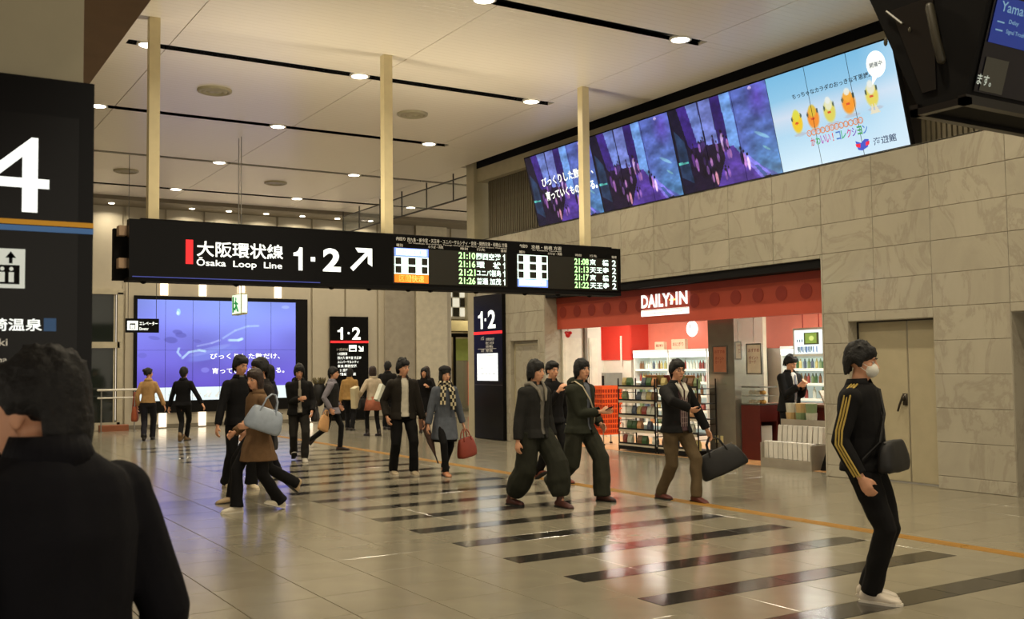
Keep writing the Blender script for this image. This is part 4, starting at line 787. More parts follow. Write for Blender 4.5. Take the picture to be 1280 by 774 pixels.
hx = empty('hanging_shop_monitor', (11.75, 10.7, 1.66), 'white hanging shop monitor showing a green picture above the counter', 'monitor', rz=-.12)
MB().tile(-.34, .34, -.2, .22, 0, .06, .01).mesh('m', white_m)
q = MB(); q.box(0, .07, -.34, .34, 0, .42); q.build('case', white_m, hx)
c = Canvas(60, 36, (226,240,236), (214,226,226)); c.poly([(.35, .4), (.35, .9), (.88, .9), (.88, .4)], (70,70,40)); c.poly([(.4, .45), (.4, .85), (.8, .85), (.8, .45)], (120,140,60)); c.ell(.62, .65, .1, .12, (190,200,110))
for k in range(14): c.poly([(.06+.06*k, .08+.1*(k % 2)), (.06+.06*k, .3), (.1+.06*k, .3), (.1+.06*k, .06)], rg.choice([(60,90,140), (90,110,120), (240,240,240), (40,60,60)]))
for k in range(3): c.poly([(.1+.08*k, .5), (.1+.08*k, .62), (.14+.08*k, .62), (.14+.08*k, .5)], (50,70,80))
c.piece('screen', 0, 1, 0, 1, (-.004, .31, .03), (0, -.62, 0), (0, 0, .36), attr_mat('shop_monitor_picture', 1.5), hx)
for y in (-.2, .15): MB().tube([(.03, y, .42), (.03, y, 1.14)], .008, 6).build('rod', M('rod_red', (190,60,50)), hx)
for k, (y, z, w, h) in enumerate(((16.9, 1.87, .3, .16), (16.3, 1.87, .42, .2), (13.1, 1.87, .12, .26), (12.7, 1.87, .5, .19))):
    o = MB().tile(-.04, .04, -w/2, w/2, 0, h, .005).build('shelf_sign', M('shelf_sign_paint', (222,190,160), rough=.5), None, loc=(14.1, y, z)); text('lettering', 'おにぎり' if k % 2 else '飲料', (-.044, w*.4, h*.3), (0, -1, 0), UZ, w*.8, h*.4, pi, o); tag(o, ('small', 'wide', 'narrow', 'broad')[k]+' pale sign standing on top of the fridges, '+('left group' if k < 2 else 'right of the metal pillar'), 'sign', 'signs on top of the fridges')
for li, y in enumerate((17.4, 15.6, 13.4, 11.5, 10.2)):
    e = empty('shop_ceiling_lamp', (12.9, y, 2.78), 'long white lamp on the shop ceiling behind the fascia, %s from the left' % ORD[li], 'ceiling light', 'shop ceiling lamps'); MB().box(-.09, .09, -.6, .6, -.03, .01).build('diffuser', hdr, e)
    area('tube_light', (0, 0, -.05), .2, SHOP_W, (1, .96, .86), size_y=1.1, parent=e)
# ================================================================== people
V = Vector
def ik(a, t, l1, l2, pole):
    a, t, pole = V(a), V(t), V(pole); d = t-a; L = min(d.length, (l1+l2)*.998); dn = d.normalized(); t2 = a+dn*L
    x = (l1*l1-l2*l2+L*L)/(2*L); h = math.sqrt(max(l1*l1-x*x, 1e-6)); pp_ = (pole-dn*pole.dot(dn)).normalized(); return a+dn*x+pp_*h, t2
def ring(c, r, u, w, n=16, pw=2.3):
    out = []
    for k in range(n):
        a = 2*math.pi*k/n; ca, sa = math.cos(a), math.sin(a)
        f = lambda v: math.copysign(abs(v)**(2/pw), v); out.append(c+u*(r[0]*f(ca))+w*(r[1]*f(sa)))
    return out
def remesh(mb, vox, smooth=3, fac=.5, name='m'):
    me = mb.mesh(name, []) ; return bake(me, [('REMESH', dict(mode='VOXEL', voxel_size=vox, use_smooth_shade=True)), ('SMOOTH', dict(iterations=smooth, factor=fac))])
def folds(me, amp, sc=9, stretch=2.2, seed=0):
    n = len(me.vertices); co = np.empty(n*3, 'f'); me.vertices.foreach_get('co', co); co = co.reshape(-1, 3); no = np.array([v.normal[:] for v in me.vertices])
    o = V((seed*3.1, seed*1.7, 0)); nz = np.array([noise.noise(V((p[0]*sc, p[1]*sc, p[2]*sc/stretch))+o) for p in co]); co += no*(nz[:, None]*amp); me.vertices.foreach_set('co', co.ravel()); me.update()
def smooth(me): me.polygons.foreach_set('use_smooth', [True]*len(me.polygons)); me.update()
def cut(me, test):
    bm = bmesh.new(); bm.from_mesh(me); bmesh.ops.delete(bm, geom=[f for f in bm.faces if test(f.calc_center_median(), f.normal)], context='FACES'); bm.to_mesh(me); bm.free()
SKIN = M('skin', (214,158,124), rough=.55, var=.04, scale=20)
EYE = M('eye_dark', (18,14,12), rough=.3, var=0); EYEW = M('eye_white', (210,200,190), rough=.4, var=0); LIP = M('lip', (150,70,62), rough=.5, var=0)
def clothm(name, rgb, bump=.25):
    k = .72 if max(rgb) < 70 else .92
    return M(name, tuple(v*k for v in rgb), rough=.85, var=.08, scale=14, bump=bump, spec=.25)
HAIR = M('black_hair', (9,8,8), rough=.7, var=.15, scale=60, bump=.4); HAIRB = M('brown_hair', (44,28,20), rough=.6, var=.15, scale=60, bump=.4)
def person(label, x, y, face, h=1.72, feet=((-.1, .12, 0, 0), (.1, -.12, 0, 0)), hands=((-.26, .02, .80), (.26, .02, .80)), lean=.03, head=(0, 0), female=False, hair='short', hairm=None,
           top=('jacket', (30,30,32)), hem=-.08, openw=None, shirt=None, pants=((30,30,34), 'straight'), shoes=(40,30,26), sole=None, curl=.5, vox=.012, group=None, stripes=None, roll=0, twist=0, collar=True, yaw_=None, pelvis=None, hood=False, elbow=None, chigh=0, hdrop=0):
    d = -math.cos(math.radians(face))*V((math.sin(YAW), math.cos(YAW), 0))+math.sin(math.radians(face))*V((math.cos(YAW), -math.sin(YAW), 0))
    th = math.atan2(-d.x, d.y); S = h/1.72; hairm = hairm or HAIR
    hipw, shw = (.088, .145) if female else (.092, .162); bs = .92 if female else 1.0
    T1, T2, AH = .435, .415, .075
    fx = [V((f[0], f[1], f[2]+AH)) for f in feet]
    if pelvis is None:
        zs_ = []
        for s, f in zip((-1, 1), fx):
            dx, dy = f.x-s*hipw, f.y; zs_.append(f.z+math.sqrt(max((.992*(T1+T2))**2-dx*dx-dy*dy, .3)))
        pz = min(min(zs_), .925)
    else: pz = pelvis
    Pv = V((0, 0, pz)); up = V((math.sin(roll), math.sin(lean), math.cos(lean))).normalized(); sx = V((math.cos(twist), math.sin(twist), 0)); fy = up.cross(sx)*-1 if False else V((-sx.y, sx.x, 0)); fy = (fy-up*fy.dot(up)).normalized(); sx = fy.cross(up)
    X0, Y0 = V((1, 0, 0)), V((0, 1, 0))
    at = lambda k, yo=0: Pv+up*k+fy*yo
    sh = [at(.408)+sx*(s*shw) for s in (-1, 1)]
    neck0, neck1 = at(.47, -.005), at(.59-hdrop, .02+hdrop*.4)
    hy_, hp_ = math.radians(head[0]), math.radians(head[1])
    Hm = Matrix.Rotation(th*0+hy_, 3, 'Z') @ Matrix.Rotation(hp_, 3, 'X'); hc = at(.645-hdrop, .03+hdrop*.5) + Hm @ V((0, .0, .0)); Hd = lambda x_, y_, z_: hc+Hm @ V((x_, y_, z_))
    kn = []; an = []
    for s, f, ft in zip((-1, 1), fx, feet):
        hip = Pv+X0*(s*hipw)+V((0, 0, -.02)); k, a = ik(hip, f, T1, T2, V((s*.1, 1, 0))); kn.append((hip, k, a)); an.append(a)
    el = []
    for s, sp_, hn in zip((-1, 1), sh, hands):
        w_ = V((hn[0], hn[1], hn[2]+(pz-.92))); e_, w2 = ik(sp_, w_, .285, .255, V(elbow[(s+1)//2]) if elbow else V((s*.55, -1, -.3))); el.append((sp_, e_, w2))
    # ---- body: one continuous surface
    b = MB()
    TR = [(-.10, .12, .09), (0, .155, .105), (.16, .125, .09), (.33, .15, .105), (.42, .16 if not female else .14, .095), (.47, .11, .075), (.50, .06, .055)]
    b.loft([ring(at(k), (rx*bs, ry*bs), sx if k > .1 else X0, fy if k > .1 else Y0, 14, 2) for k, rx, ry in TR])
    b.tube([neck0, neck1], [.056*bs, .05*bs], 12)
    b.ell(Hd(0, -.012, .035), (.073, .09, .088), 16, 11, Hm); b.ell(Hd(0, .018, -.03), (.058, .068, .085), 14, 9, Hm); b.ell(Hd(0, .045, -.083), (.030, .030, .028), 10, 7, Hm)
    b.tube([Hd(0, .083, .012), Hd(0, .103, -.028)], [.009, .014], 8); b.ell(Hd(0, .098, -.032), (.017, .012, .01), 8, 6, Hm)
    b.ell(Hd(0, .08, -.062), (.024, .012, .011), 8, 6, Hm); b.ell(Hd(0, .078, .03), (.045, .013, .009), 8, 6, Hm)
    for s in (-1, 1): b.ell(Hd(s*.074, -.005, -.01), (.009, .018, .032), 8, 6, Hm); b.ell(Hd(s*.038, .062, -.02), (.02, .016, .02), 8, 6, Hm)
    for (hip, k, a) in kn: b.tube([hip, (hip+k)/2, k, (k*.6+a*.4), a], [.085*bs, .074*bs, .054*bs, .052*bs, .036*bs], 12)
    for (s_, e_, w_), sgn in zip(el, (-1, 1)):
        b.tube([s_, s_*.45+e_*.55, e_, e_*.4+w_*.6, w_], [.05*bs, .044*bs, .037*bs, .034*bs, .025*bs], 10)
        fd = (w_-e_).normalized(); inn = V((-sgn, 0, 0)); inn = (inn-fd*inn.dot(fd))
        inn = inn.normalized() if inn.length > .3 else V((0, 0, -1)); side = fd.cross(inn).normalized()
        if side.y < 0 and abs(side.y) > .2 or (abs(side.y) <= .2 and side.z < 0): side = -side    # thumb side: forward or up
        pc = w_+fd*.052; b.add([tuple(p) for r_ in [ring(w_, (.024, .016), side, inn, 10, 2), ring(w_+fd*.03, (.034, .018), side, inn, 10, 2), ring(w_+fd*.075, (.042, .016), side, inn, 10, 2), ring(w_+fd*.095, (.038, .012), side, inn, 10, 2)] for p in r_],
              [(i*10+j, i*10+(j+1) % 10, (i+1)*10+(j+1) % 10, (i+1)*10+j) for i in range(3) for j in range(10)]+[tuple(range(10))[::-1], tuple(30+j for j in range(10))])
        fr_ = .0085 if vox <= .009 else .0098
        for q_, (o_, ln) in enumerate(((.031, .068), (.011, .076), (-.010, .072), (-.030, .058))):
            p0 = w_+fd*.085+side*o_; c1 = curl*.9; d1_ = (fd*math.cos(c1)+inn*math.sin(c1)); c2 = curl*2.0; d2_ = (fd*math.cos(c2)+inn*math.sin(c2)); p1_ = p0+d1_*ln*.5; b.tube([p0-fd*.02, p0, p1_, p1_+d2_*ln*.5], [fr_, fr_, fr_*.95, fr_*.8], 7)
        t0 = w_+fd*.03+side*.028; t1 = t0+(fd*.7+side*.6+inn*.35).normalized()*.038; b.tube([t0, t1, t1+(fd*.9+inn*.5+side*.1).normalized()*.03], [.0125, .011, .009], 7)
    for (hip, k, a), ft in zip(kn, feet):
        pf = math.radians(ft[3]); R_ = Matrix.Rotation(-pf, 3, 'X'); b.tube([a, a+R_ @ V((0, .06, -.042)), a+R_ @ V((0, .14, -.056))], [.032, .022, .013], 8)
    me = remesh(b, min(vox, .0095)); me.materials.clear(); me.materials.append(SKIN); smooth(me)
    root = link('person', me, None, (x, y, 0)); root.rotation_euler = (0, 0, th); root.scale = (S,)*3; tag(root, label, 'person', group)
    W = Matrix.LocRotScale(V((x, y, 0)), Matrix.Rotation(th, 3, 'Z').to_quaternion(), V((S,)*3))
    # ---- face
    for s in (-1, 1):
        MB().ell(Hd(s*.031, .0745, .0065), (.0145, .008, .0062), 10, 7, Hm).build('eye', EYEW, root, True); MB().ell(Hd(s*.031, .0805, .0065), (.0068, .004, .006), 8, 6, Hm).build('pupil', EYE, root, True)
        MB().tube([Hd(s*.015, .088, .029), Hd(s*.032, .088, .034), Hd(s*.05, .078, .028)], [.003, .0042, .0025], 6).build('eyebrow', hairm, root)
    if hair != 'mask': MB().ell(Hd(0, .087, -.062), (.021, .008, .0055), 10, 6, Hm).build('mouth', LIP, root, True)
    # ---- hair
    hb = MB(); hr_ = random.Random(int(x*100)+int(y*10)); style = hair.replace('mask', 'short') if hair == 'mask' else hair
    hb.ell(Hd(0, -.022, .052), (.086, .1, .09), 16, 11, Hm)
    def lock(a, z0_, ln, r=.016, out=.0, fwd=0):
        p = Hd(math.sin(a)*.072, -.02+math.cos(a)*.084, z0_); e_ = Hd(math.sin(a)*(.078+out), -.015+math.cos(a)*(.093+out)+fwd, z0_-ln); m_ = (p+e_)/2+(Hm @ V((math.sin(a), math.cos(a), 0)))*.009; hb.tube([p, m_, e_], [r, r*.85, r*.35], 7)
    fr = {'short': (.035, .04), 'mop': (.03, .062), 'bob': (.03, .05), 'long': (.03, .045), 'bun': (.05, .02), 'spiky': (.045, .035), 'crew': (.055, .015), 'nape': (.035, .04)}[style]
    for k in range(-6, 7): lock(k*.15, .095 if style != 'crew' else .1, fr[1]+.01+hr_.random()*.018, .0145, -.002)
    sidel = {'short': .085, 'mop': .14, 'bob': .19, 'long': .3, 'bun': .07, 'spiky': .085, 'crew': .05, 'nape': .06}[style]
    for s in (-1, 1):
        for k in range(6): lock(s*(1.15+k*.17), .06, sidel*(.85+.3*hr_.random())*(1 if k > 0 or style in ('mop', 'bob', 'long') else .6), .018, -.006 if style in ('bob', 'long') else .0)
    bk_ = {'short': .14, 'mop': .17, 'bob': .2, 'long': .36, 'bun': .09, 'spiky': .14, 'crew': .11, 'nape': .22}[style]
    for k in range(9): lock(math.pi+(k-4)*.22, .05, bk_*(.85+.3*hr_.random()), .02, -.012)
    if style in ('spiky', 'mop', 'short', 'nape'):
        for k in range(22):
            a, e_ = hr_.uniform(0, 6.28), hr_.uniform(.45, 1.4); n_ = V((math.cos(e_)*math.sin(a), math.cos(e_)*math.cos(a), math.sin(e_))); p = Hd(n_.x*.078, -.025+n_.y*.09, .052+n_.z*.08); ex_ = .026 if style == 'spiky' else .014; q2 = Hd(n_.x*(.078+ex_)+hr_.uniform(-.012, .012), -.02+n_.y*(.09+ex_), .052+n_.z*(.082+ex_)); hb.tube([p, q2], [.02, .006], 6)
    if style == 'bun': hb.ell(Hd(0, -.12, .07), (.045, .045, .045), 12, 8, Hm)
    if style == 'long': hb.loft([ring(Hd(0, -.07, .02), (.08, .05), Hm @ X0, Hm @ Y0, 12, 2), ring(Hd(0, -.09, -.12), (.085, .038), Hm @ X0, Hm @ Y0, 12, 2), ring(Hd(0, -.10, -.26), (.06, .022), Hm @ X0, Hm @ Y0, 12, 2)])
    hm_ = remesh(hb, .0075 if vox < .01 else .0095, 2); folds(hm_, .004, 60, 3); hm_.materials.clear(); hm_.materials.append(hairm); smooth(hm_); link('hair', hm_, root)
    # ---- trousers
    pc_, pst = pants; PR = {'straight': (.098, .09, .072, .068, .066), 'slim': (.09, .078, .06, .054, .05), 'baggy': (.118, .125, .125, .14, .085), 'flare': (.095, .085, .07, .072, .085), 'wide': (.105, .11, .10, .105, .10)}[pst]
    pb2 = MB(); pb2.loft([ring(Pv+V((0, 0, k)), (rx*bs, ry*bs), X0, Y0, 14, 2.2) for k, rx, ry in ((.08, .15, .108), (.0, .172, .122), (-.07, .165, .118), (-.12, .12, .09))])
    for (hip, k, a) in kn:
        a2 = a+(a-k).normalized()*(.015 if pst != 'baggy' else -.05); m1, m2 = hip*.5+k*.5, k*.5+a2*.5; lead = PR[3]
        pb2.tube([hip+V((0, 0, -.01)), m1, k, m2, k*.12+a2*.88, a2], [PR[0]*bs, PR[1]*bs, PR[2], PR[3], (PR[3]+PR[4])/2, PR[4]], 12, caps=False)
    pm_ = remesh(pb2, vox, 3); folds(pm_, .010 if pst != 'slim' else .005, 11, 1.2, x); nm = 'trousers'; pm_.materials.clear(); pm_.materials.append(clothm('cloth_%d_%d_%d' % pc_, pc_)); smooth(pm_); link(nm, pm_, root)
    # ---- shoes
    for (hip, k, a), ft in zip(kn, feet):
        pf = math.radians(ft[3]); R_ = Matrix.Rotation(-pf, 3, 'X'); sb = MB(); o_ = lambda yy, zz, xx=0: a+R_ @ V((xx, yy, zz)); ux, uz = R_ @ X0, R_ @ V((0, 0, 1)); uy = R_ @ Y0
        sb.loft([ring(o_(-.075, -.04), (.03, .028), ux, uz, 12, 2.4), ring(o_(-.055, -.032), (.038, .04), ux, uz, 12, 2.6), ring(o_(0, -.028), (.04, .044), ux, uz, 12, 2.6), ring(o_(.06, -.038), (.043, .034), ux, uz, 12, 2.6), ring(o_(.12, -.045), (.05, .027), ux, uz, 12, 2.6), ring(o_(.165, -.05), (.042, .02), ux, uz, 12, 2.6), ring(o_(.187, -.055), (.02, .012), ux, uz, 12, 2.4)])
        sb.tube([o_(-.01, -.01), o_(-.01, .035)], [.044, .043], 12); sb.tube([o_(-.01, .02), a+(k-a).normalized()*.12], [.043, .05], 12); sm_ = remesh(sb, .009, 2); sm_.materials.clear(); sm_.materials.append(M('shoe_%d_%d_%d' % tuple(shoes), shoes, rough=.5, var=.05)); smooth(sm_); so_ = link('shoe', sm_, root)
        MB().loft([[o_(yy, -.075, xx) for xx, yy in ((-.033, -.075), (.033, -.075), (.038, 0), (.05, .1), (.043, .165), (.015, .195), (-.015, .195), (-.043, .165), (-.05, .1), (-.038, 0))], [o_(yy, -.058, xx) for xx, yy in ((-.033, -.075), (.033, -.075), (.038, 0), (.05, .1), (.043, .165), (.015, .195), (-.015, .195), (-.043, .165), (-.05, .1), (-.038, 0))]]).build('sole', M('sole_%d' % (sole or (24, 22, 20))[0], sole or (24, 22, 20), rough=.6, var=0), so_)
    # ---- upper garments
    def garment(nm, col, inf, hemz, sleeve=True, openfn=None, seed=0, neck=.505, amp=.007):
        g = MB(); i_ = inf
        L_ = [(.0, .157+i_, .112+i_), (.15, .14+i_, .104+i_), (.33, .158+i_, .115+i_), (.42, (.15 if not female else .13)+i_, .098+i_), (.455, (.132 if not female else .115)+i_, .088+i_), (.482, .085+i_, .074+i_), (neck, .07+i_*.6, .066+i_*.5)]
        spread = abs(kn[0][1].y-kn[1][1].y)
        if hemz < -.02:
            n_ = 3
            for q_ in range(1, n_+1):
                zz = hemz*q_/n_; g_ = -zz; L_.insert(0, (zz, .165+i_+g_*.10, .118+i_+g_*.12+min(spread, .6)*g_*1.0))
        g.loft([ring(at(k) if k > 0 else Pv+V((0, 0, k)), (rx*bs, ry*bs), sx if k > .1 else X0, fy if k > .1 else Y0, 18, 2.2) for k, rx, ry in L_])
        if sleeve:
            for (s_, e_, w_) in el:
                w3 = w_-(w_-e_).normalized()*.01; ri = (.054+i_*.65)*bs; g.ell(s_+V((0, 0, -.004)), (ri*1.06,)*3, 14, 9); g.tube([s_, s_*.75+e_*.25, s_*.4+e_*.6, e_, e_*.4+w_*.6, w3], [ri, ri*.97, .047+i_*.6, .043+i_*.6, .041+i_*.6, .036+i_*.6], 12, caps=False)
        gm_ = remesh(g, vox, 3); folds(gm_, amp, 10, 1.6, seed+x)
        if openfn: cut(gm_, openfn)
        gm_.materials.clear(); gm_.materials.append(clothm('cloth_%d_%d_%d' % tuple(col), col)); smooth(gm_); return link(nm, gm_, root)
    toL = Matrix((sx, fy, up)).transposed().inverted()
    kind, col = top
    if openw:
        garment('shirt', shirt or (220,220,215), .015, -.06 if hem < -.05 else -.03, False, None, 3, .50, .003)
        w0, w1 = openw
        def fn(c_, n_):
            l = toL @ (c_-Pv); t = (l.z+.05)/.5; return l.y > .03 and n_.dot(fy) > .15 and abs(l.x) < w0+(w1-w0)*t
        tp = garment(kind, col, .03, hem, True, fn, 1)
    else: tp = garment(kind, col, .018 if kind in ('sweater', 'shirt') else .026, hem, True, None, 1)
    if shirt and not openw: MB().loft([ring(at(.485, .004), (.062, .062), sx, fy, 14, 2), ring(at(.525, .01), (.052, .052), sx, fy, 14, 2)]).build('shirt_collar', clothm('cloth_%d_%d_%d' % tuple(shirt), shirt), root, True)
    if collar:
        q = MB(); nr = 26
        for k in range(nr-2):
            a0, a1 = math.pi/2+.45+(2*math.pi-.9)*k/(nr-2), math.pi/2+.45+(2*math.pi-.9)*(k+1)/(nr-2)
            pt_ = lambda a_, z_, r_: at(z_, .0)+sx*(r_*math.cos(a_))+fy*(r_*math.sin(a_))
            q.add([pt_(a0, .475, .082), pt_(a1, .475, .082), pt_(a1, .535+chigh, .068+chigh*.4), pt_(a0, .535+chigh, .068+chigh*.4), pt_(a0, .478, .100), pt_(a1, .478, .100), pt_(a1, .537+chigh, .074+chigh*.4), pt_(a0, .537+chigh, .074+chigh*.4)], [(0, 1, 2, 3), (7, 6, 5, 4), (3, 2, 6, 7), (0, 4, 5, 1)])
        q.build('collar', clothm('cloth_%d_%d_%d' % tuple(col), col), root, True)
    if hood:
        q = MB(); q.ell(at(.49, -.09), (.12, .075, .075), 14, 9); hm2 = remesh(q, .012, 2); hm2.materials.clear(); hm2.materials.append(clothm('cloth_%d_%d_%d' % tuple(col), col)); link('hood', hm2, root)
    wrist = [W @ el[i][2] for i in (0, 1)]; palm = [W @ (el[i][2]+(el[i][2]-el[i][1]).normalized()*.09) for i in (0, 1)]
    return dict(root=root, W=W, at=at, Hd=Hd, Hm=Hm, el=el, kn=kn, sx=sx, fy=fy, up=up, palm=palm, wrist=wrist, S=S, Pv=Pv, sh=sh, top=tp)
def strap(P_, side, hipside, name='strap', m=None, r=.012, front=True):
    """band from one shoulder across the chest to the other hip"""
    at, sx = P_['at'], P_['sx']; s = side
    pts = [at(.49, -.08)+sx*(s*.09), at(.515, .0)+sx*(s*.10), at(.46, .105)+sx*(s*.085), at(.30, .155)+sx*(s*.0), at(.12, .145)-sx*(s*.1), at(.02, .06)-sx*(s*.19)]
    return MB().tube(pts, r, 6, rz=.5).build(name, m or clothm('strap_cloth', (170,165,150)), P_['root'])
# ================================================================== the people in the hall
def bag(name, label, cat, loc, w, d, h, mat, rz=0, drop=.25, taper=1.1, tilt=0, handles=True, band=None):
    """loc = where it is held; body hangs `drop` below"""
    q = MB(); rs = []
    for t, k in ((0, .86), (.06, 1.0), (.5, .97), (.9, .86), (1, .7)):
        rs.append(ring(V((0, 0, -drop-h+h*t)), (w/2*k*(1+(taper-1)*(1-t)), d/2*(k if t < .9 else k*.6)), V((1, 0, 0)), V((0, 1, 0)), 18, 3.2))
    q.loft(rs); me = bake(q.mesh('b', []), [('SUBSURF', dict(levels=1, render_levels=1))]); folds(me, .008, 14, 1, loc[0]); me.materials.clear(); me.materials.append(mat); smooth(me)
    root = empty(name, loc, label, cat, rz=rz); root.rotation_euler = (0, tilt, rz); link('body', me, root)
    MB().tube([(-w*.4, 0, -drop-.012), (0, 0, -drop-.004), (w*.4, 0, -drop-.012)], .006, 6).build('zip', M('zip_grey', (90,88,84), rough=.4), root)
    if handles:
        for s in (-1, 1): MB().tube([(-w*.22, s*d*.28, -drop-.05), (-w*.16, s*d*.16, -drop*.45), (-.02, s*.012, -.005), (.02, s*.012, -.005), (w*.16, s*d*.16, -drop*.45), (w*.22, s*d*.28, -drop-.05)], .009, 6).build('handle', mat, root, True)
    if band: MB().box(-w*.51, w*.51, -d*.51, d*.51, -drop-h*.5, -drop-h*.42).build('band', band, root)
    return root
def phone(P_, i, lab):
    p = P_['palm'][i]; o = MB().tile(-.03, .03, -.055, .055, -.005, .005, .002).build('phone', M('phone_dark', (34,34,38), rough=.2, var=0), None, loc=p+V((0, 0, .02))); o.rotation_euler = (.5, .1, P_['root'].rotation_euler.z); tag(o, lab, 'phone'); return o
def glasses(P_):
    Hd, Hm = P_['Hd'], P_['Hm']; q = MB(); m = M('glasses_frame', (30,26,24), rough=.3, var=0)
    for s in (-1, 1):
        pts = [Hd(s*.033+.022*math.cos(a), .094, .006+.016*math.sin(a)) for a in [2*math.pi*k/12 for k in range(13)]]; q.tube(pts, .0022, 5, caps=False); q.tube([Hd(s*.055, .092, .008), Hd(s*.078, .0, .008)], .0022, 5)
    q.tube([Hd(-.011, .096, .008), Hd(.011, .096, .008)], .0022, 5).build('glasses', m, P_['root'])
rad = math.radians
# foreground man, seen from behind
A_ = person('man seen from behind at the left edge, dark hair, navy jacket, face in profile', .312, 2.34, -126, 1.712, head=(28, -2), hair='nape', chigh=.005, hdrop=.055, top=('jacket', (16,16,26)), hem=-.12, pants=((20,20,24), 'straight'), vox=.009, hands=((-.27, .05, .82), (.28, .04, .82)))
# masked man at the right
B_ = person('man in white face mask and black track jacket with yellow sleeve stripes', 5.62, 4.66, 52, 1.75, feet=((-.07, -.02, 0, 0), (.08, .05, .0, 0)), pelvis=.90, head=(12, -8), hair='mask', top=('track_jacket', (17,16,17)), hem=-.06, pants=((15,14,15), 'straight'), shoes=(222,212,196), sole=(226,220,206), vox=.0085, hands=((-.17, .12, .93), (.25, .06, .84)), lean=-.04)
Hd, Hm = B_['Hd'], B_['Hm']
q = MB(); q.ell(Hd(0, .062, -.045), (.062, .052, .052), 16, 11, Hm); mk = remesh(q, .008, 2); cut(mk, lambda c, n: (Hm.transposed() @ (c-Hd(0, 0, 0))).y < .035); mk.materials.clear(); mk.materials.append(M('mask_white', (226,226,216), rough=.8, var=.02)); smooth(mk); link('face_mask', mk, B_['root'])
for s in (-1, 1): MB().tube([Hd(s*.055, .06, -.03), Hd(s*.074, .01, -.005)], .002, 5).tube([Hd(s*.05, .06, -.07), Hd(s*.074, .0, -.03)], .002, 5).build('mask_loop', M('mask_white'), B_['root'])
sm_ = M('stripe_yellow', (176,150,70), rough=.7, var=.03)
for si, sg in ((0, -1), (1, 1)):
    s_, e_, w_ = B_['el'][si]; fy, sx, up = B_['fy'], B_['sx'], B_['up']
    for k in (-1, 0, 1):
        out = (sx*sg+fy*0).normalized(); of = fy*(k*.019)
        pts = [B_['at'](.50)+sx*(sg*.085)+of, s_+up*.068+of, s_+out*.066+up*.02+of*1.0, (s_*.6+e_*.4)+out*.066+of, (s_*.25+e_*.75)+out*.061+of, e_*.9+w_*.1+out*.058+of, e_*.45+w_*.55+out*.056+of, w_+out*.05+of]
        MB().tube(pts, .0065, 6, caps=False).build('sleeve_stripe', sm_, B_['root'])
MB().tube([B_['at'](.46, .11), B_['at'](.25, .145), B_['at'](.05, .15)], .003, 5).build('zip', M('zip_grey', (90,88,84)), B_['root'])
q = B_['W'] @ (B_['Pv']+V((-.02, .185, .17)))
mb_ = bag('messenger_bag', 'black messenger bag across the front of the masked man', 'bag', q, .42, .13, .21, M('bag_black', (20,20,21), rough=.6), rz=B_['root'].rotation_euler.z, drop=.03, handles=False)
strap(B_, -1, 1, 'bag_strap', M('strap_black', (16,15,15), rough=.7))
# couple walking away by the video wall
bun = person('woman in tan sweater and bun walking away, holding hands before the video wall', 5.1, 23.7, 192, 1.66, female=True, hair='bun', head=(-45, 0), top=('sweater', (196,156,104)), hem=-.03, pants=((44,44,56), 'straight'), shoes=(24,20,20), feet=((-.06, -.22, .03, -25), (.07, .22, 0, 0)), hands=((-.24, .02, .82), (.40, .02, .70)), vox=.014)
bag('shoulder_bag', 'brown and orange bag on the arm of the woman in tan sweater', 'bag', bun['W'] @ V((-.29, .0, 1.12)), .3, .14, .34, M('bag_rust', (150,72,40), rough=.6), rz=1.2, drop=.32)
person('man in black seen from behind, holding hands before the video wall', 5.66, 22.9, 176, 1.70, hair='short', top=('sweater', (13,13,18)), hem=-.08, pants=((13,13,16), 'slim'), shoes=(110,84,50), feet=((.06, -.30, .04, -30), (-.03, .28, 0, 0)), hands=((-.36, .03, .68), (.50, -.05, .80)), vox=.014)
# left group
person('man in black sweater with grey collar looking right, left group', 4.05, 13.45, 38, 1.79, hair='short', head=(15, -12), top=('sweater', (20,20,24)), shirt=(150,146,140), hem=-.1, pants=((16,16,18), 'flare'), shoes=(205,190,160), sole=(210,200,180), feet=((-.1, .14, 0, 0), (.1, -.16, .0, 0)), hands=((-.24, .14, .86), (.33, .12, .82)))
gm_ = person('man with glasses half hidden behind the woman in brown coat', 3.92, 12.05, -58, 1.80, hair='short', head=(10, -4), top=('jacket', (46,40,38)), pants=((18,17,18), 'straight'), shoes=(190,166,130), feet=((-.07, -.36, .10, -42), (.06, .34, 0, 4)), hands=((-.24, .1, .85), (.24, .12, .85))); glasses(gm_)
wb = person('woman in brown coat carrying a silver blue bag, left group', 3.60, 11.25, -48, 1.63, female=True, hair='bob', hairm=HAIRB, head=(22, -6), top=('coat', (118,90,62)), hem=-.30, pants=((16,15,17), 'flare'), shoes=(218,210,190), sole=(222,216,200), feet=((-.06, -.26, .02, -18), (.06, .24, 0, 0)), hands=((-.20, .20, 1.05), (.2, .2, .95)))
sb_ = bag('shoulder_bag', 'shiny silver blue quilted bag on the shoulder of the woman in brown coat', 'bag', wb['W'] @ V((-.27, -.06, 1.36)), .40, .2, .27, M('bag_silver_blue', (150,162,178), rough=.35, var=.08, scale=12), rz=wb['root'].rotation_euler.z+1.2, drop=.16, tilt=-.35)
bl = person('person in navy top with black hair behind the silver blue bag', 5.05, 15.2, -70, 1.66, female=True, hair='bob', head=(-20, 0), top=('jacket', (36,38,62)), pants=((34,34,44), 'straight'), hands=((-.25, .02, .8), (.22, .1, .9)), vox=.013)
bag('handbag', 'black handbag hanging at knee height behind the woman in brown coat', 'bag', bl['W'] @ V((-.27, .0, .86)), .26, .13, .34, M('bag_black'), rz=.9, drop=.14)
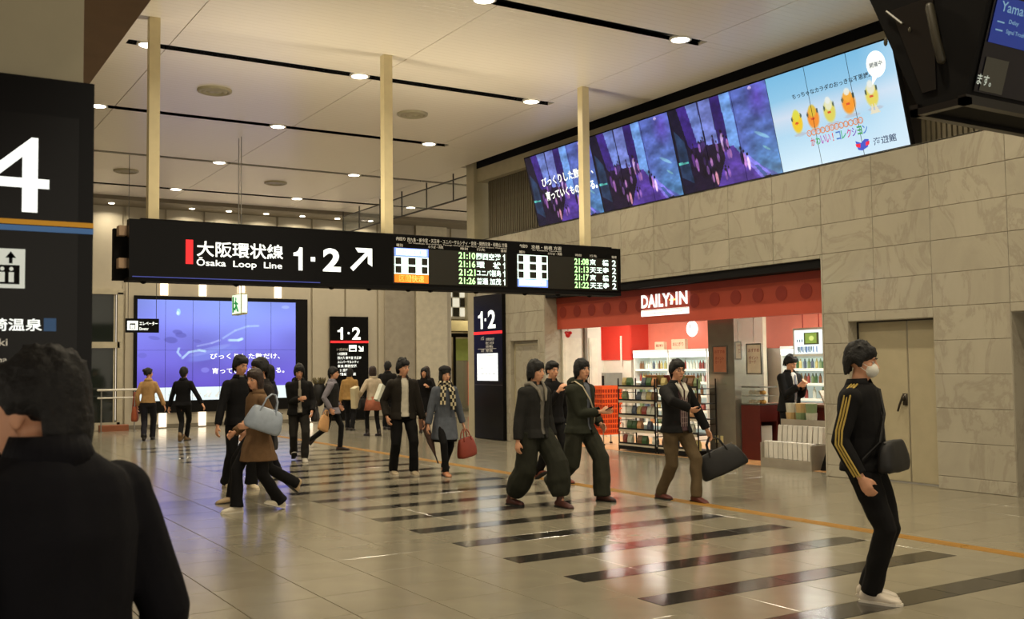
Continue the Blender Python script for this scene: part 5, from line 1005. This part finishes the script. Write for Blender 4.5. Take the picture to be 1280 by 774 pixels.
hd = person('young man in black hooded jacket looking down at his hands, walking', 6.08, 16.8, 18, 1.69, hair='mop', head=(-5, -18), top=('jacket', (22,21,21)), hem=-.1, openw=(.04, .02), shirt=(180,172,156), hood=True, pants=((50,47,42), 'straight'), shoes=(196,190,176), feet=((-.07, .22, 0, 6), (.07, -.20, .04, -25)), hands=((-.20, .2, .88), (.02, .27, 1.10)), vox=.012)
bag('shoulder_bag', 'dark bag at the hip of the young man in hooded jacket', 'bag', hd['W'] @ V((-.28, .0, 1.02)), .32, .14, .22, M('bag_dark', (34,30,28), rough=.6), rz=hd['root'].rotation_euler.z+1.3, drop=.12)
bp = person('woman with grey sleeves and black vest walking right with backpack', 7.32, 18.45, 88, 1.62, female=True, hair='short', head=(0, 0), top=('blouse', (140,136,146)), hem=-.16, pants=((16,16,18), 'slim'), shoes=(44,28,22), feet=((-.05, .16, 0, 0), (.05, -.42, .14, -50)), hands=((-.19, .12, .9), (.2, .02, .86)), vox=.012)
q = MB(); at, sx, fy = bp['at'], bp['sx'], bp['fy']; q.loft([ring(at(k), (rx, ry), sx, fy, 16, 2.3) for k, rx, ry in ((-.04, .18, .145), (.15, .165, .14), (.33, .175, .145), (.43, .14, .125), (.48, .1, .09))]); vm2 = remesh(q, .013, 2); vm2.materials.clear(); vm2.materials.append(clothm('cloth_vest', (44,44,42))); smooth(vm2); link('vest', vm2, bp['root'])
bk = empty('backpack', bp['W'] @ V((0, -.25, 1.15)), 'rounded black backpack with fur trim on the woman walking right', 'backpack', rz=bp['root'].rotation_euler.z)
q = MB(); q.ell((0, 0, 0), (.15, .13, .25), 16, 11); m_ = q.mesh('pack', M('bag_black')); smooth(m_); link('body', m_, bk); q = MB()
for k in range(30): a = random.uniform(0, 6.28); q.tube([(.1*math.cos(a), .08*math.sin(a), .2), (.15*math.cos(a), .12*math.sin(a), .25+.05*random.random())], [.03, .008], 6)
q.build('fur_trim', M('fur_olive', (96,88,62), rough=.9), bk)
bag('paper_bag', 'tan bag swinging behind the woman with the backpack', 'bag', bp['W'] @ V((.22, -.05, .82)), .26, .1, .3, M('bag_tan', (196,150,98), rough=.6), rz=.5, drop=.1, tilt=.3)
# far background
person('person in tan jacket with dark hair seen from behind by the platform board', 10.0, 24.0, 172, 1.57, hair='mop', top=('jacket', (180,142,86)), pants=((20,20,24), 'straight'), vox=.015)
wc = person('woman in cream jacket and pink skirt carrying parcels, far centre', 9.62, 21.7, -150, 1.62, female=True, hair='bob', hairm=HAIRB, top=('jacket', (206,190,166)), hem=-.05, pants=((18,17,20), 'slim'), hands=((-.3, .2, .95), (.2, .2, .95)), vox=.015)
q = MB(); q.loft([ring(V((0, 0, z)), (rx, ry), V((1, 0, 0)), V((0, 1, 0)), 16, 2) for z, rx, ry in ((.62, .23, .19), (.8, .2, .16), (.95, .16, .13))]); q.build('skirt', clothm('cloth_skirt', (190,116,92)), wc['root'], True)
o = MB().tile(-.1, .1, -.06, .06, -.28, .2, .01).build('parcel', M('parcel_cream', (206,196,164), rough=.6), None, loc=wc['W'] @ V((-.42, .12, .98))); o.rotation_euler = (.1, -.25, .6); tag(o, 'long cream parcel held out left of the woman in cream jacket', 'parcel')
o = MB().tile(-.06, .06, -.05, .05, -.2, .2, .01).build('parcel', M('parcel_white', (216,220,206), rough=.6), None, loc=wc['W'] @ V((.05, -.27, 1.05))); o.rotation_euler = (.1, .5, .6); MB().box(.061, .064, -.04, .04, -.18, .18).build('green_side', M('parcel_green', (40,120,70)), o); tag(o, 'white and green parcel under the arm of the woman in cream jacket', 'parcel')
bag('handbag', 'black bag below the parcels of the woman in cream jacket', 'bag', wc['W'] @ V((-.2, .22, .95)), .3, .14, .24, M('bag_black'), rz=.6, drop=.05)
person('dark clothed person behind the woman with parcels, head just above hers', 10.85, 23.6, 170, 1.74, hair='short', top=('jacket', (26,24,24)), pants=((18,18,20), 'straight'), vox=.015)
for (x, y, f, hh, c_, hr_s, hm2, lb) in ((10.72, 22.4, 10, 1.62, (60,40,34), 'long', HAIRB, 'brown haired girl at the left of the three girls far behind'), (11.02, 21.9, 0, 1.57, (14,13,16), 'bob', HAIR, 'girl in long black coat, middle of the three girls far behind'), (11.45, 22.6, -25, 1.60, (40,34,34), 'long', HAIRB, 'long haired girl at the right of the three girls far behind')):
    person(lb, x, y, f, hh, female=True, hair=hr_s, hairm=hm2, top=('coat', c_), hem=-.38, pants=((150,110,92) if c_[0] == 14 else (26,24,26), 'slim'), hands=((-.12, .2, 1.2), (.2, .12, 1.0)), vox=.015)
bag('small_pink_bag', 'small bright pink bag held by the three girls far behind', 'bag', (10.72, 21.85, 1.15), .18, .07, .16, M('bag_pink', (236,60,90), rough=.5), drop=.05)
# man in white tee shirt and woman in grey coat
wt_ = person('man in open dark jacket over white tee shirt, black trousers, walking', 6.50, 13.62, 22, 1.72, hair='spiky', head=(28, -8), top=('jacket', (46,40,32)), hem=-.1, openw=(.06, .05), shirt=(214,208,190), pants=((14,13,14), 'straight'), shoes=(176,160,132), sole=(190,180,160), feet=((-.13, .10, 0, 0), (.12, -.10, 0, 0)), hands=((-.29, .08, .78), (.24, .02, .86)))
um = empty('folded_umbrella', wt_['palm'][0]+V((0, 0, .04)), 'folded brown umbrella and strap held by the man in white tee shirt', 'umbrella'); um.rotation_euler = (0, -.32, -.3)
q = MB(); q.tube([(0, 0, .05), (0, 0, -.1), (0, 0, -.3), (0, 0, -.5)], [.02, .055, .05, .012], 10); m_ = q.mesh('c', M('umbrella_brown', (92,70,62), rough=.7, var=.2, scale=20)); folds(m_, .01, 30, 4); smooth(m_); link('canopy', m_, um)
MB().tube([(0, 0, -.48), (0, 0, -.62)], .01, 6).build('tip', M('umbrella_black', (20,18,18)), um); MB().tube([(0, 0, .05), (0, 0, .14), (.03, 0, .17), (.06, 0, .14)], .011, 6).build('handle', M('umbrella_black'), um, True)
gc = person('woman in grey coat, black beret and black and white checked scarf', 7.02, 13.3, 22, 1.62, female=True, hair='bob', head=(5, -4), top=('coat', (92,98,108)), hem=-.34, pants=((13,12,13), 'slim'), shoes=(176,120,84), feet=((-.06, -.24, .03, -22), (.06, .22, 0, 4)), hands=((-.30, .0, .80), (.28, .04, .80)))
Hd, Hm = gc['Hd'], gc['Hm']; q = MB(); q.ell(Hd(0, -.02, .085), (.1, .108, .062), 18, 9, Hm); q.ell(Hd(.01, -.03, .14), (.02, .02, .015), 8, 5, Hm); m_ = remesh(q, .01, 2); m_.materials.clear(); m_.materials.append(M('beret_black', (15,14,16), rough=.9)); smooth(m_); link('beret', m_, gc['root'])
q = MB(); at, sx, fy = gc['at'], gc['sx'], gc['fy']; n = 18
def sband(pts, w, seg=1):
    k = 0
    for a, b in zip(pts[:-1], pts[1:]):
        a, b = V(a), V(b); dd = (b-a); L_ = dd.length; m = max(1, int(L_/.05)); dn = dd.normalized(); nn = fy; sd = dn.cross(nn).normalized() if abs(dn.dot(nn)) < .9 else sx
        for i in range(m):
            for j in range(3):
                q.cur = (k+j) % 2; p0 = a+dd*(i/m)+sd*((j-1.5)*w/3); p1 = a+dd*((i+1)/m)+sd*((j-1.5)*w/3); e3 = sd*(w/3); tn = nn*.02
                q.add([p0, p0+e3, p1+e3, p1, p0-tn, p0+e3-tn, p1+e3-tn, p1-tn], [(0,1,2,3), (7,6,5,4), (0,4,5,1), (1,5,6,2), (2,6,7,3), (3,7,4,0)])
            k += 1
sband([at(.52, .10)-sx*.04, at(.40, .165)-sx*.075, at(.12, .185)-sx*.085], .085); sband([at(.52, .10)+sx*.04, at(.38, .165)+sx*.08, at(.20, .18)+sx*.085], .085)
for k in range(n):
    a = 2*math.pi*k/n; q.cur = k % 2; a1 = 2*math.pi*(k+1)/n
    for j in range(3):
        q.cur = (k+j) % 2; zz = .475+j*.028; pt = lambda t, z_, r_: at(z_, .01)+sx*(r_*math.cos(t))+fy*(r_*math.sin(t))
        q.add([pt(a, zz, .115), pt(a1, zz, .115), pt(a1, zz+.028, .10), pt(a, zz+.028, .10), pt(a, zz, .07), pt(a1, zz, .07), pt(a1, zz+.028, .07), pt(a, zz+.028, .07)], [(0,1,2,3), (3,2,6,7), (0,4,5,1)])
q.build('scarf', [M('scarf_black', (24,22,20), rough=.9), M('scarf_cream', (196,184,150), rough=.9)], gc['root'])
q = MB(); q.loft([ring(V((0, 0, z)), (rx, ry), V((1, 0, 0)), V((0, 1, 0)), 18, 2) for z, rx, ry in ((.51, .19, .19), (.6, .185, .18), (.68, .16, .15))]); q.build('skirt', clothm('cloth_13_12_13', (13,12,13)), gc['root'], True)
bag('tote_bag', 'rust red tote bag in the hand of the woman in grey coat', 'bag', gc['palm'][0], .34, .16, .30, M('bag_rust_red', (140,56,38), rough=.6), rz=.3, drop=.12, tilt=-.15)
# the two men and the one behind them
m1 = person('man in dark blazer and very baggy olive trousers, walking, brown boots', 6.28, 9.75, 42, 1.71, hair='mop', head=(8, -3), top=('blazer', (48,48,46)), hem=-.10, openw=(.02, .05), shirt=(120,116,108), pants=((52,54,42), 'baggy'), shoes=(74,36,28), feet=((-.12, .29, 0, 4), (.12, -.26, 0, 0)), hands=((-.24, .06, .82), (.27, .02, .80)), hood=False, vox=.010)
q = MB(); at, sx, fy = m1['at'], m1['sx'], m1['fy']
for s in (-1, 1): q.tube([at(.50, -.05)+sx*(s*.08), at(.515, .03)+sx*(s*.085), at(.44, .125)+sx*(s*.055), at(.33, .155)+sx*(s*.03)], [.03, .026, .02, .012], 8)
q.build('grey_hood_edge', clothm('cloth_hood_grey', (140,134,122)), m1['root'], True)
m2 = person('man in black jacket with hand raised to his chest, behind the two men', 7.75, 11.6, 30, 1.68, hair='crew', head=(0, -5), top=('jacket', (20,19,21)), pants=((20,19,20), 'straight'), shoes=(120,56,36), feet=((-.08, .22, 0, 0), (.08, -.24, .04, -25)), hands=((-.26, .05, .82), (.05, .26, 1.28)), vox=.012)
m3 = person('man in olive hooded jacket with cream strap, mouth open, holding phone', 6.98, 9.85, 46, 1.70, hair='mop', hairm=HAIR, head=(-12, 2), top=('hoodie', (60,64,50)), hem=-.10, openw=(.02, .05), shirt=(112,118,128), hood=True, pants=((64,66,52), 'wide'), shoes=(66,34,26), feet=((-.1, .24, 0, 0), (.1, -.38, .12, -40)), hands=((-.24, .12, .92), (-.02, .30, 1.08)), vox=.010)
strap(m3, 1, -1, m=M('strap_cream', (196,184,156), rough=.7)); phone(m3, 1, 'dark phone in the hand of the man in olive hooded jacket')
# man with glasses and duffel bag before the shop
bm2 = person('man with glasses in dark cardigan and khaki trousers carrying a duffel bag', 7.86, 9.18, 34, 1.69, hair='short', head=(-14, 0), top=('cardigan', (30,30,31)), hem=-.08, openw=(.045, .075), shirt=(96,72,76), pants=((98,82,58), 'straight'), shoes=(92,44,34), feet=((-.05, .27, 0, 6), (.06, -.22, .0, 0)), hands=((-.40, .10, .86), (.06, .30, 1.13)), elbow=((-.8, -.6, 0), (1, .1, .2)), vox=.010)
glasses(bm2); at, sx, fy = bm2['at'], bm2['sx'], bm2['fy']
q = MB()
for s in (-1, 1): q.add([at(.52, .06)+sx*(s*.02), at(.50, .075)+sx*(s*.085), at(.41, .15)+sx*(s*.065), at(.30, .145)+sx*(s*.012), at(.42, .14)+sx*(s*.012)], [(0, 1, 2, 3, 4)])
q.build('white_shirt_collar', clothm('cloth_white_collar', (224,220,206)), bm2['root'])
q = MB()
for k in range(4): q.tube([at(.34-.0*k, .142)+sx*(-.045+.03*k), at(.0, .142)+sx*(-.045+.03*k)], .0035, 5)
for k in range(5): q.tube([at(.30-.065*k, .144)-sx*.05, at(.30-.065*k, .144)+sx*.05], .003, 5)
q.build('plaid_lines', M('plaid_pale', (170,150,146)), bm2['root']); phone(bm2, 1, 'dark phone held at the chest of the man with the duffel bag')
bag('duffel_bag', 'large black duffel bag hanging from the hand of the man with glasses', 'bag', bm2['palm'][0], .50, .2, .30, M('bag_black'), rz=-.55, drop=.16, taper=1.25, tilt=-.42)
# people inside the shop
sh_ = person('customer in black suit and white shirt looking down at his hands inside the shop', 12.28, 11.6, 28, 1.73, hair='short', head=(10, -30), top=('suit_jacket', (17,17,19)), hem=-.12, openw=(.015, .06), shirt=(230,228,220), pants=((17,17,19), 'straight'), hands=((-.04, .28, 1.22), (.06, .27, 1.20)), vox=.012)
at, sx, fy = sh_['at'], sh_['sx'], sh_['fy']; MB().loft([[at(z, y_)+sx*w_ for w_ in (-a, a)]+[at(z, y_-.008)+sx*w_ for w_ in (a, -a)] for z, y_, a in ((.46, .125, .012), (.3, .142, .02), (.06, .142, .026))]).build('tie', M('tie_grey', (120,124,136)), sh_['root'])
person('shop clerk in white shirt behind the counter, partly hidden by the pale poster', 13.15, 13.3, -35, 1.66, female=True, hair='bun', top=('shirt', (224,220,210)), hem=-.04, pants=((22,22,26), 'straight'), hands=((-.15, .3, 1.0), (.15, .3, 1.0)), vox=.014)
bpy.data.scenes.remove(BAKE)
